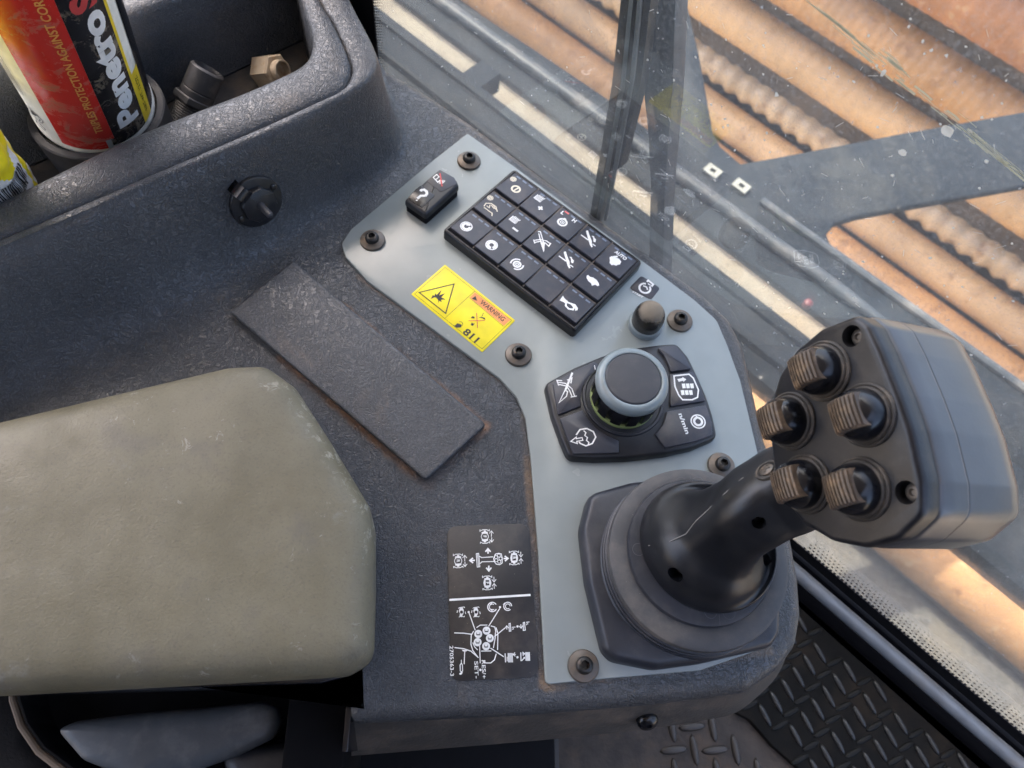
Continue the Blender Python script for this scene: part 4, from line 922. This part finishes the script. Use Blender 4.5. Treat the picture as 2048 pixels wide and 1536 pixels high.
# ------------------------------------------------------------------ loose fittings in the tray
ff = thing('threaded_fitting', P(385, 225, 3), 'black ribbed plastic fitting with hex collar lying in the tray', 'pipe fitting')
a0, a1 = P(372, 238, 8), P(416, 138, 34); FD = (a1-a0).normalized(); FF = Frame(a0, FD.cross(V((0, 0, 1))), z=FD); Lf = (a1-a0).length
thr = [(11.4, -6)]
for k in range(11): thr += [(11.6, -5+k*1.7), (10.7, -4.2+k*1.7)]
fb_m = plain('grey_black_fitting_plastic', (.04, .04, .042, 1), .45, bump=(1, .05), dirt=((.14, .12, .1, 1), 9, .5))
obj('thread', lathe(thr, FF, 40, True), fb_m, ff, 25)
obj('hex_collar', oloft([(14.5*math.cos(math.radians(60*k)), 14.5*math.sin(math.radians(60*k))) for k in range(6)], [(.6, 12.5), (0, 13.2), (0, 17), (.6, 17.6)], FF), fb_m, ff)
obj('cap', lathe([(11.5, 17.5), (11.6, 22), (11, 22.6), (11.6, 23.4), (11.7, Lf-1), (10.8, Lf), (9.5, Lf+.4), (9, Lf-1), (8.8, Lf-5)], FF, 40), fb_m, ff)
bn = thing('brass_nut', P(545, 150, 2), 'pale tan hexagonal nut lying in the corner of the tray', 'nut')
b0 = P(540, 143, 14); BF_ = Frame(b0, V((.2, .1, 1)), z=V((.75, -.35, .45)))
bm_ = plain('tarnished_brass', (.44, .36, .26, 1), .45, .2, bump=(2, .1), dirt=((.30, .19, .10, 1), 7, .8))
hx_ = [(12.5*math.cos(math.radians(60*k+15)), 12.5*math.sin(math.radians(60*k+15))) for k in range(6)]
obj('hex_body', oloft(hx_, [(1.2, -9), (0, -8), (0, 8), (1.2, 9), (4.5, 9.2), (5, 6)], BF_), bm_, bn)
obj('sleeve', lathe([(7.5, 8), (7.5, 14), (6.8, 14.6), (5.6, 14.4), (5.4, 9)], BF_, 28), bm_, bn)

# small bolt on the front skirt
p3 = P(1295, 1442, -42); bq = thing('skirt_bolt', p3, 'small shiny black button bolt on the front skirt of the console', 'bolt')
SF = Frame(p3, (1, 0, 0), z=V((.1, -.75, .55)))
obj('bolt_head', lathe([(6.4, -3), (6.3, .5), (5.4, 2.4), (3.4, 3.6), (1.6, 3.8), (1.4, 2.6)], SF, 28), M_gloss, bq)

# ------------------------------------------------------------------ window: glass, frame, frit, wiper
ND = 314.0; GZ = -195.0
def G(u, z, n=0.): return U2*u + N2*(ND+n) + V((0, 0, z))
def gp(x, y, n=0.):
    r = wray(x, y); t = (ND+n-CAMP.dot(N2))/r.dot(N2); q3 = CAMP+r*t; return q3.dot(U2), q3.z
ul, zl = gp(750, 60)
UR = 620.0; ZT = 760.0
win = thing('cab_window', G(0, GZ), 'tall dirty cab window pane with dotted black border and dusty scratches', 'window')
def glass_mat():
    t = NT('dusty_cab_glass')
    tr_ = t.n('ShaderNodeBsdfTransparent'); tr_.inputs[0].default_value = (.93, .96, .96, 1)
    gl = t.n('ShaderNodeBsdfGlossy'); gl.inputs['Roughness'].default_value = .02
    fr_ = t.n('ShaderNodeFresnel'); fr_.inputs[0].default_value = 1.35
    m1 = t.n('ShaderNodeMixShader'); t.l(t.math('MULTIPLY', fr_.outputs[0], .5), m1.inputs[0]); t.l(tr_.outputs[0], m1.inputs[1]); t.l(gl.outputs[0], m1.inputs[2])
    df = t.dusty((.50, .53, .55, 1), .4)
    film = t.ramp(t.noise(90, 4, .6), .3, .75, .03, .095)
    grain = t.math('MULTIPLY', t.ramp(t.noise(2.0, 3, .75), .48, .72), .16)
    spots = t.math('MULTIPLY', t.ramp(t.noise(4.2, 3, .7), .66, .74), .45)
    scr = t.math('MULTIPLY', t.math('MULTIPLY', t.ramp(t.noise(2.6, 2, .5, 0, stretch=((1, 14, 14), (.5, .2, .76))), .66, .70), t.ramp(t.noise(40, 2), .42, .6)), .4)
    f = t.math('MINIMUM', t.math('ADD', t.math('ADD', film, grain), t.math('ADD', spots, scr)), .75)
    m2 = t.n('ShaderNodeMixShader'); t.l(f, m2.inputs[0]); t.l(m1.outputs[0], m2.inputs[1]); t.l(df, m2.inputs[2])
    return t.end(m2.outputs[0])
M_glass = glass_mat()
def gbox(u0, u1, z0, z1, n0, n1):
    return loft([[G(u, z, n) for u, z in ((u0, z0), (u1, z0), (u1, z1), (u0, z1))] for n in (n0, n1)])
obj('glass_pane', gbox(ul, UR, GZ, ZT, 0, 4), M_glass, win)
# black ceramic border and its fading dots
obj('black_border', join(gbox(ul-60, ul+1.5, GZ, ZT, -1.2, -.4), gbox(ul+1.5, UR, GZ-1, GZ+13, -1.2, -.4)), M_dark, win)
dv, dfc = [], []
def dot(u, z, r):
    b = len(dv); dv.extend(G(u+r*math.cos(k*math.pi/3), z+r*math.sin(k*math.pi/3), -.8) for k in range(6)); dfc.append([b+k for k in range(6)])
for row in range(5):
    r = 1.05-row*.17; k = 0
    z = -60.0
    while z < 330: dot(ul+2.6+row*2.1, z+(row % 2)*1.25, r); z += 2.5
    u = 120.0
    while u < UR: dot(u+(row % 2)*1.9, GZ+15+row*5.6, r*1.3); u += 3.8
o = obj('border_dots', (dv, dfc), M_dark, win, 0); o['kind'] = 'stuff'
M_tube = plain('grey_painted_tube', (.16, .18, .21, 1), .3, bump=(6, .1), dirt=((.2, .18, .16, 1), 40, .5))
gt = obj('window_rail', tube([G(u, GZ-6, -13) for u in (-40, 60, 160, 260, 400, 600)], 6.2, 20), M_tube)
tag(gt, 'smooth grey round rail along the bottom of the cab window', 'rail')
sill = obj('window_sill', loft([[G(u, z, n) for n, z in ((-22, GZ-60), (-22, GZ-24), (-21, GZ-16), (-18, GZ-11), (-6, GZ-9), (-4, GZ-3), (8, GZ-3), (8, GZ-60))] for u in (-300, 700)]), M_dark)
tag(sill, 'black rubber window sill below the glass beside the floor mat', 'window sill')
# dried paint scuff, scratches and splashes on the inner face
def gq(x, y): return gp(x, y, -.5)
I = Ink(); A0, A1 = V(gq(1600, -10)), V(gq(2070, 372)); dA = (A1-A0).normalized(); qA = V((-dA.y, dA.x)); LA = (A1-A0).length
for k in range(70):
    t = random.random(); wid = 1.0+5*math.exp(-((t-.42)/.16)**2)+5.5*math.exp(-((t-.68)/.10)**2)
    c = A0+dA*t*LA+qA*random.gauss(0, wid*.45); L = random.uniform(5, 26)*(.5 if wid > 3 else 1); w_ = random.uniform(.18, .55)*(2.0 if wid > 3 and random.random() < .4 else 1)
    I.line([(c-dA*L/2).to_tuple(), (c+dA*L*.1+qA*random.uniform(-.3, .3)).to_tuple(), (c+dA*L/2).to_tuple()], w_)
G_ = lambda a, b, c: G_at(a, b, -.45-c*.5)
def G_at(u, z, n): return U2*u + N2*(ND+n) + V((0, 0, z))
o = I.build('paint_scuff', G_, (lambda t: t.end(t.dusty((.50, .50, .38, 1), .35)))(NT('pale_paint_scuff')), win); o['kind'] = 'stuff'
I = Ink()
for k in range(300):
    x, y = random.uniform(765, 2040), random.uniform(5, 760)
    if y > 140+(x-765)*.78: continue
    a = V(gq(x, y)); th = random.random()*6.28; r = random.uniform(.35, .9)*(1.8 if random.random() < .06 else 1)
    if random.random() < .45:
        L = random.uniform(1.5, 5); I.line([a.to_tuple(), (a.x+L*math.cos(th), a.y+L*math.sin(th))], random.uniform(.15, .3))
    else:
        n = 7; I.fill([(a.x+r*random.uniform(.5, 1.3)*math.cos(6.283*q/n), a.y+r*random.uniform(.5, 1.3)*math.sin(6.283*q/n)) for q in range(n)])
for (x, y, r) in ((1895, 262, 3.2), (1940, 262, 1.2), (1430, 360, 1.0), (1805, 305, 2.0)):
    a = V(gq(x, y)); n = 9; I.fill([(a.x+r*random.uniform(.7, 1.2)*math.cos(6.283*q/n), a.y+r*random.uniform(.6, 1.)*math.sin(6.283*q/n)) for q in range(n)])
o = I.build('dried_splashes', G_, (lambda t: t.end(t.dusty((.62, .62, .58, 1), .4)))(NT('dried_dust_splash')), win); o['kind'] = 'stuff'
# wiper on the outer face of the glass
wp = thing('window_wiper', G(*gp(1197, 430), 10), 'long dark window wiper standing upright against the outside of the glass', 'wiper')
def gseg(name, pts, mat, n0, n1):
    c = [gp(x, y, (n0+n1)/2) for x, y in pts]; m = len(c)//2
    rr = [[G(*p, n0) for p in c], [G(*p, n1) for p in c]]
    return obj(name, loft(rr), mat, wp, 30, bevel=.6)
M_wip = plain('dusty_black_wiper', (.006, .007, .008, 1), .5, bump=(1.5, .1), dirt=((.03, .03, .03, 1), 20, .5))
M_wipl = plain('grey_wiper_strip', (.16, .17, .175, 1), .4, bump=(1.5, .1), dirt=((.2, .19, .17, 1), 16, .5))
gseg('blade_rubber', [(1256, -60), (1232, 160), (1186, 425), (1182, 448), (1198, 448), (1238, 300), (1262, 100), (1284, -60)], M_wip, 5, 13)
gseg('blade_strip', [(1264, -60), (1242, 160), (1192, 440), (1200, 442), (1250, 170), (1272, -60)], M_wipl, 1.0-.4+4, 4.9)
gseg('blade_edge', [(1282, -60), (1262, 150), (1228, 330), (1208, 440), (1214, 440), (1238, 320), (1270, 150), (1290, -60)], M_wipl, 5.4, 7.4)
gseg('blade_back', [(1290, -60), (1276, 100), (1262, 200), (1238, 330), (1248, 330), (1290, 160), (1318, -60)], M_wip, 8, 16)
gseg('wiper_arm', [(1320, -60), (1300, 90), (1300, 180), (1308, 260), (1312, 360), (1306, 560), (1334, 560), (1340, 380), (1358, 160), (1366, -60)], plain('dusty_wiper_arm_paint', (.03, .04, .05, 1), .5, bump=(2, .1), dirt=((.09, .1, .11, 1), 30, .7)), 22, 34)

# ------------------------------------------------------------------ cab floor, mat
FZ = -222.0
fl = obj('floor', box(-1000, 800, -1000, 700, FZ-30, FZ-6), plain('brown_dusty_floor', (.045, .034, .027, 1), .7, bump=(6, .8), dirt=((.12, .085, .06, 1), 26, .8), mot=.3))
# keep the floor inside the cab: clip it at the sill line
me = fl.data; bm = bmesh.new(); bm.from_mesh(me)
bmesh.ops.bisect_plane(bm, geom=bm.verts[:]+bm.edges[:]+bm.faces[:], plane_co=N2*(ND+8)*S, plane_no=N2, clear_outer=True)
bm.to_mesh(me); bm.free()
fl['kind'] = 'structure'
mt = thing('floor_mat', P(1700, 1350, FZ), 'black rubber floor mat with raised tread bars below the joystick', 'floor mat')
MP = [(1400, 900), (1463, 1422), (1500, 1440), (1545, 1492), (1600, 1540), (1680, 1640), (2250, 1900)]
mo = roundpoly(pxs(MP, FZ)+[(U2*u_+N2*(ND-23)).to_2d().to_tuple() for u_ in (640, -20)], [3, 12, 12, 12, 12, 12, 10, 10, 10], 4)
obj('mat_sheet', slab(mo, FZ-6, FZ, 1.5), plain('black_mat_rubber', (.008, .0078, .0075, 1), .7, spec=.12, bump=(2.5, .25), dirt=((.04, .03, .022, 1), 50, .7)), mt)
mbar = plain('lit_mat_tread', (.035, .035, .036, 1), .4, bump=(1.5, .1), dirt=((.10, .08, .06, 1), 30, .5))  # lighter colour paints the sheen on bars that catch the light
mbar_shaded = plain('shaded_mat_tread', (.010, .0098, .0095, 1), .6, spec=.2, bump=(1.5, .1), dirt=((.04, .04, .03, 1), 30, .5))  # same rubber painted darker for the cross bars left dim by the light
def barmesh(L, w, h):
    n = 8; rr = []
    for k in range(n+1):
        t = -1+2*k/n; ww = w*math.sqrt(max(0, 1-t*t))*.5+.25; hh = h*(1-t**4)
        rr.append([V((t*L/2, -ww, 0)), V((t*L/2, -ww*.45, hh)), V((t*L/2, ww*.45, hh)), V((t*L/2, ww, 0))])
    return loft(rr)
p0 = P(1680, 1258, FZ); b1 = P(1659.5, 1281.5, FZ)-p0; b2 = P(1719, 1319, FZ)-p0
bd = (P(1690, 1278, FZ)-P(1668, 1240, FZ)); bang = math.atan2(bd.y, bd.x)
def inside(pt, poly):
    x, y = pt; c = False
    for k in range(len(poly)):
        (x1, y1), (x2, y2) = poly[k-1], poly[k]
        if (y1 > y) != (y2 > y) and x < (x2-x1)*(y-y1)/(y2-y1)+x1: c = not c
    return c
moi = inset(ccw(mo), 6)
proto_bar = None
def put_bar(q3, ang, base, par, z, only_view):
    global proto_bar
    o = bpy.data.objects.new('tread_bar', base); COL.objects.link(o); o.parent = par
    o.location = (V((q3.x, q3.y, z))-org(par))*S; o.rotation_euler = (0, 0, ang)
def base_mesh(nm, vf, mat):
    me = bpy.data.meshes.new(nm); me.from_pydata([V(v)*S for v in vf[0]], [], [list(f) for f in vf[1]]); me.materials.append(mat)
    for p_ in me.polygons: p_.use_smooth = True
    me.update(); return me
tb = base_mesh('tread_bar', barmesh(20, 5.0, 3.0), mbar); tb2 = base_mesh('tread_bar', barmesh(18, 5.0, 1.1), mbar_shaded)  # cross bars also flattened so they look unlit
def view_px(p3):
    c = RM.transposed() @ (p3-CAMP); return 1024+F_PX*c.x/-c.z, 768-F_PX*c.y/-c.z
cnt = 0
for a in range(-26, 27):
    for b in range(-16, 17):
        for half, ang in ((0, bang), (.5, bang+math.pi/2)):
            q3 = p0+b1*(a+half)+b2*(b+half*.0)+b1*0
            q3 = p0+b1*(a+half)+b2*(b+half)*1.0 if half else p0+b1*a+b2*b
            if not inside((q3.x, q3.y), moi): continue
            x, y = view_px(q3)
            if -20 < x < 2090 and 1050 < y < 1570 and N2.dot(q3) < ND-34 and cnt < 300:
                put_bar(q3, ang, tb2 if half else tb, mt, FZ-.2, True); cnt += 1
# checker plate bars on the bare brown floor left of the mat
fb = base_mesh('tread_bar', barmesh(24, 6.5, 2.4), plain('brown_floor_tread', (.06, .05, .043, 1), .5, bump=(2, .1), dirt=((.14, .1, .07, 1), 30, .6)))
for a in range(-6, 12):
    for b in range(-7, 8):
        q3 = P(1430, 1500, FZ-6)+V((17*a, 17*b, 0))
        x, y = view_px(q3)
        if 1340 < x < 1640 and 1400 < y < 1570 and not inside((q3.x, q3.y), inset(ccw(mo), -14)):
            put_bar(q3, (a+b) % 2*math.pi/2+.1, fb, fl, FZ-6.2, False)
# pale post and dark box of the seat base at the bottom edge
sb = thing('pedestal', P(900, 1530, FZ), 'dark pedestal box under the console with a pale front edge', 'seat base')
q0 = P(1106, 1500, -160)
obj('base_box', box(-330, q0.x-3, -330, P(900, 1430, -160).y, FZ-6, -130), M_dark, sb, bevel=2)
obj('base_edge', box(q0.x-3, q0.x, -330, P(900, 1430, -160).y, FZ-6, -131), M_ringdust, sb)
obj('strut', tube([P(1300, 1545, -240), P(1410, 1440, -300)], 5, 12), plain('dusty_strut_paint', (.16, .12, .09, 1), .6, dirt=((.25, .18, .12, 1), 30, .6)), sb)

# ------------------------------------------------------------------ cab roof overhead (shades the console)
rf_pts = [(-900, -1200), (330, -1200), (330, ND+130), (-900, ND+130)]
ro_ = [U2*a+N2*b for a, b in rf_pts]
ceil = obj('ceiling', loft([[p+V((0, 0, z)) for p in ro_] for z in (860, 930)]), plain('pale_headliner', (.35, .34, .33, 1), .8))
ceil['kind'] = 'structure'

wl = obj('wall', box(-1000, 620, -720, -660, FZ-30, 858), plain('dark_unseen_wall', (.03, .03, .032, 1), .8)); wl['kind'] = 'structure'  # unseen, added to darken reflections in the joystick stem
# ------------------------------------------------------------------ outside: machine frame, pipes, ground
def E(k, u, z): d = DC-z; return N2*(k*d)+U2*(u*d)+V((0, 0, z))
def ku(x, y): p3 = P(x, y, 0); return p3.dot(N2)/DC, p3.dot(U2)/DC
M_frame = plain('dusty_dark_frame_paint', (.008, .011, .015, 1), .6, spec=.15, bump=(14, 1.0), dirt=((.04, .04, .038, 1), 130, .6), speck=((.22, .2, .18, 1), 16, .75))
M_frame2 = plain('grey_frame_edge_paint', (.032, .037, .043, 1), .45, spec=.3, bump=(12, .6), dirt=((.2, .18, .16, 1), 90, .6))
fr1 = thing('deck_step', E(.75, -.3, -560), 'dusty dark metal side step running along the outside of the window', 'step')
def strip(k0, k1, u0, u1, z0, z1):
    return loft([[E(k, u, zt_).lerp(E(k, u, zt_), 0) if False else V((*(E(k, u, z1).to_2d()), zt_)) for k, u in ((k0, u0), (k1, u0), (k1, u1), (k0, u1))] for zt_ in (z0, z1)])
Z1 = -520.0
obj('step_plate', strip(.69, .812, -1.6, .06, Z1-40, Z1), M_frame, fr1, bevel=5)
obj('step_rib', join(strip(.735, .752, -1.6, .04, Z1-4, Z1+14)), M_frame, fr1, bevel=5)
obj('step_lip', join(strip(.792, .812, -1.6, .05, Z1-4, Z1+9)), M_frame, fr1, bevel=4)
obj('step_bridge', strip(.806, .862, -.765, -.718, Z1-44, Z1-3), M_frame, fr1)
obj('step_end', strip(.69, .86, .055, 1.2, Z1-44, Z1-4), M_frame, fr1, bevel=5)
fr2 = thing('machine_frame', E(.95, 0, -640), 'wide dark machine frame with arms crossing in front of the rusty pipes', 'machine frame')
Z2 = -560.0
def poly_plate(pts, z0, z1, bev=6):
    return slab([P(x, y, z1).to_2d().to_tuple() for x, y in pts], z0, z1, bev)
lowk = [E(.858, u, Z2) for u in (1.3, .4, .1, -.2, -.5, -.9, -1.6)]
FR2 = [(918, -2), (1070, 98), (1222, 200), (1325, 278), (1345, 262), (1336, 130), (1330, 0), (1320, -120), (1362, -120), (1374, 0), (1400, 110), (1428, 265), (1442, 292), (1482, 326), (1560, 312), (1800, 266), (2048, 222), (2350, 165), (2350, 318),
       (2048, 372), (1880, 402), (1720, 432), (1672, 446), (1654, 466), (1662, 486), (1690, 506), (1800, 585), (1931, 680), (2150, 840)]
o2 = [P(x, y, Z2).to_2d().to_tuple() for x, y in FR2] + [p3.to_2d().to_tuple() for p3 in lowk] + [E(.94, -1.6, Z2).to_2d().to_tuple()]
obj('frame_plate', slab(o2, Z2-12, Z2, 5), M_frame, fr2, 40)
obj('frame_tube', tube([E(.915+.012*(u+.9), u, Z2+8) for u in (-1.6, -1.2, -.9, -.6, -.3, 0, .15)], [13, 13, 13, 13, 13, 13, 4], 14, flat=.8), M_frame2, fr2)
obj('frame_lip', tube([E(.985+.01*u, u, Z2+2) for u in (-.2, 0, .3, 1.2)], 8, 10), M_frame2, fr2)
cm = plain('pale_clip_metal', (.17, .165, .14, 1), .6, .2, bump=(4, .2))
for (x, y) in ((1423, 347), (1480, 377)):
    f_ = Frame(P(x, y, Z2+1), U2, N2)
    obj('clip_nut', join(*[box(a, b, c_, d_, 0, 8, f_) for a, b, c_, d_ in ((-14, -5, -11, 11), (5, 14, -11, 11), (-5, 5, -11, -4), (-5, 5, 4, 11))]), cm, fr2)
p3 = P(1617, 606, Z1+6)
lamp = obj('marker_light', lathe([(7, -8), (7, 1), (5, 3), (2, 4)], Frame(p3, U2, N2), 20), plain('red_marker_lens', (.14, .03, .03, 1), .3))
tag(lamp, 'small red marker lens at the end of the pale slit outside the window', 'marker light')

def rust_mat(name, hue, ridge, rough=.5):
    t = NT(name)
    c = t.mix(t.ramp(t.noise(160, 5, .6), .3, .7), hue, tuple(min(1, x*1.35) for x in hue[:3])+(1,))
    c = t.mix(t.ramp(t.noise(60, 6, .7), .52, .72, 0, .7), c, (.20, .085, .035, 1))
    c = t.mix(t.ramp(t.noise(40, 3, .6, 0, stretch=((1, 1, 1), (0, 0, 0))), .62, .72, 0, .5), c, (.52, .36, .2, 1))
    return t.end(t.bsdf(c, rough, 0.0, t.bump(t.noise(14, 4, .6), 1.0), .5))
RM_ = [rust_mat('rusty_pipe_steel', (.39, .20, .08, 1), 0), rust_mat('pale_rusty_pipe_steel', (.45, .265, .125, 1), 0), rust_mat('dark_rusty_pipe_steel', (.32, .14, .06, 1), 0), rust_mat('worn_ridge_pipe_steel', (.46, .31, .18, 1), 0, .3)]
PIPES = [(.948, 1.038, -1700, 24, .9, 0, 'rusty orange pipe nearest the machine frame, lowest of the pipe row'),
         (1.046, 1.138, -1600, 24, .8, 1, 'rusty smooth pipe beside the corrugated one, second up from the machine frame'),
         (1.150, 1.252, -1480, 66, 12.0, 3, 'strongly corrugated rusty pipe with bright ridges glinting'),
         (1.268, 1.415, -1220, 40, 1.0, 1, 'broad pale rusty pipe just above the corrugated pipe'),
         (1.432, 1.632, -1000, 30, 1.6, 0, 'smooth orange pipe behind the scratched glass, second from the top'),
         (1.665, 1.96, -760, 36, 1.2, 2, 'dark reddish rusty pipe in the top corner of the window'),
         (1.99, 2.3, -560, 36, 2.4, 2, 'dark rusty pipe above all others, mostly past the top corner')]
pcent = []
for (k0, k1, z, pitch, amp, mi, lb) in PIPES:
    d = DC-z; t0, t1 = math.atan(k0), math.atan(k1); th = (t0+t1)/2; half = (t1-t0)/2
    r = d/math.cos(th)*math.sin(half); kc_ = math.tan(th); seg = 28
    L0, L1 = -1.5*2000, 0.75*2000; rings = []; x = L0; step = pitch/8
    c0 = N2*(kc_*d)+V((0, 0, z)); pcent.append((kc_*d, z, r))
    off = random.random()*6
    while x < L1:
        w_ = r-amp*.5+amp*.5*math.sin(2*math.pi*x/pitch) if amp > 5 else r-amp*.5+amp*.5*math.sin(2*math.pi*x/pitch)+amp*.25*math.sin(x*.013)
        rings.append([c0+U2*x+(N2*math.cos(2*math.pi*k/seg)+V((0, 0, 1))*math.sin(2*math.pi*k/seg))*w_ for k in range(seg)]); x += step
    o = obj('rusty_pipe', loft(rings), RM_[mi], None, 60); tag(o, lb, 'pipe', 'rusty pipes outside the window')
# earth bank carrying the pipes
bk = [(pcent[0][0]-pcent[0][2]*.9, -1898), (pcent[0][0]-pcent[0][2]*.6, pcent[0][1]-pcent[0][2]*.95)]
for (nn, z, r) in pcent: bk.append((nn+r*.3, z-r*1.02))
bk += [(pcent[-1][0]+600, -640), (pcent[-1][0]+1600, -1898)]
bank = obj('earth_bank', loft([[N2*a+U2*u+V((0, 0, z)) for a, z in bk] for u in (-3400, 1800)]), plain('dark_earth', (.07, .055, .045, 1), .9, bump=(60, 8), dirt=((.16, .11, .07, 1), 300, .6)), None, 30)
bank['kind'] = 'structure'
def ground_mat():
    t = NT('sandy_ground'); c = t.mix(t.ramp(t.noise(300, 6, .65), .35, .65), (.235, .20, .155, 1), (.31, .27, .21, 1)); c = t.mix(t.ramp(t.noise(900, 3), .5, .65, 0, .6), c, (.36, .27, .18, 1))
    c = t.mix(t.ramp(t.noise(35, 4, .7), .62, .72, 0, .5), c, (.3, .22, .15, 1))
    return t.end(t.bsdf(c, .9, 0, t.bump(t.noise(60, 5, .65), 12), .2))
pv = obj('darkened_ground', slab([(N2*a+U2*u).to_2d().to_tuple() for a, u in ((560, -2600), (1390, -2600), (1330, 2600), (560, 2600))], -1950, -1895, 3), plain('darkened_ground_beige', (.115, .104, .09, 1), .85, bump=(30, 3), dirt=((.17, .14, .10, 1), 200, .7), mot=.2)); pv['kind'] = 'structure'  # slab added to darken the near ground, too bright in the sun
gd = obj('ground', ([V((-9e5, -9e5, -1900)), V((9e5, -9e5, -1900)), V((9e5, 9e5, -1900)), V((-9e5, 9e5, -1900))], [(0, 1, 2, 3)]), ground_mat(), None, 0)
gd['kind'] = 'structure'
# low machine ledge and a fallen pipe close under the window
lo = obj('rusty_pipe', loft([[N2*(.645*2225+112*math.cos(2*math.pi*k/28))+U2*x+V((0, 0, -1800+112*math.sin(2*math.pi*k/28))) for k in range(28)] for x in [v*60-300 for v in range(60)]]), RM_[0], None, 60)
tag(lo, 'single rusty pipe on the pale ground just outside the window, below the joystick head', 'pipe', 'rusty pipes outside the window')
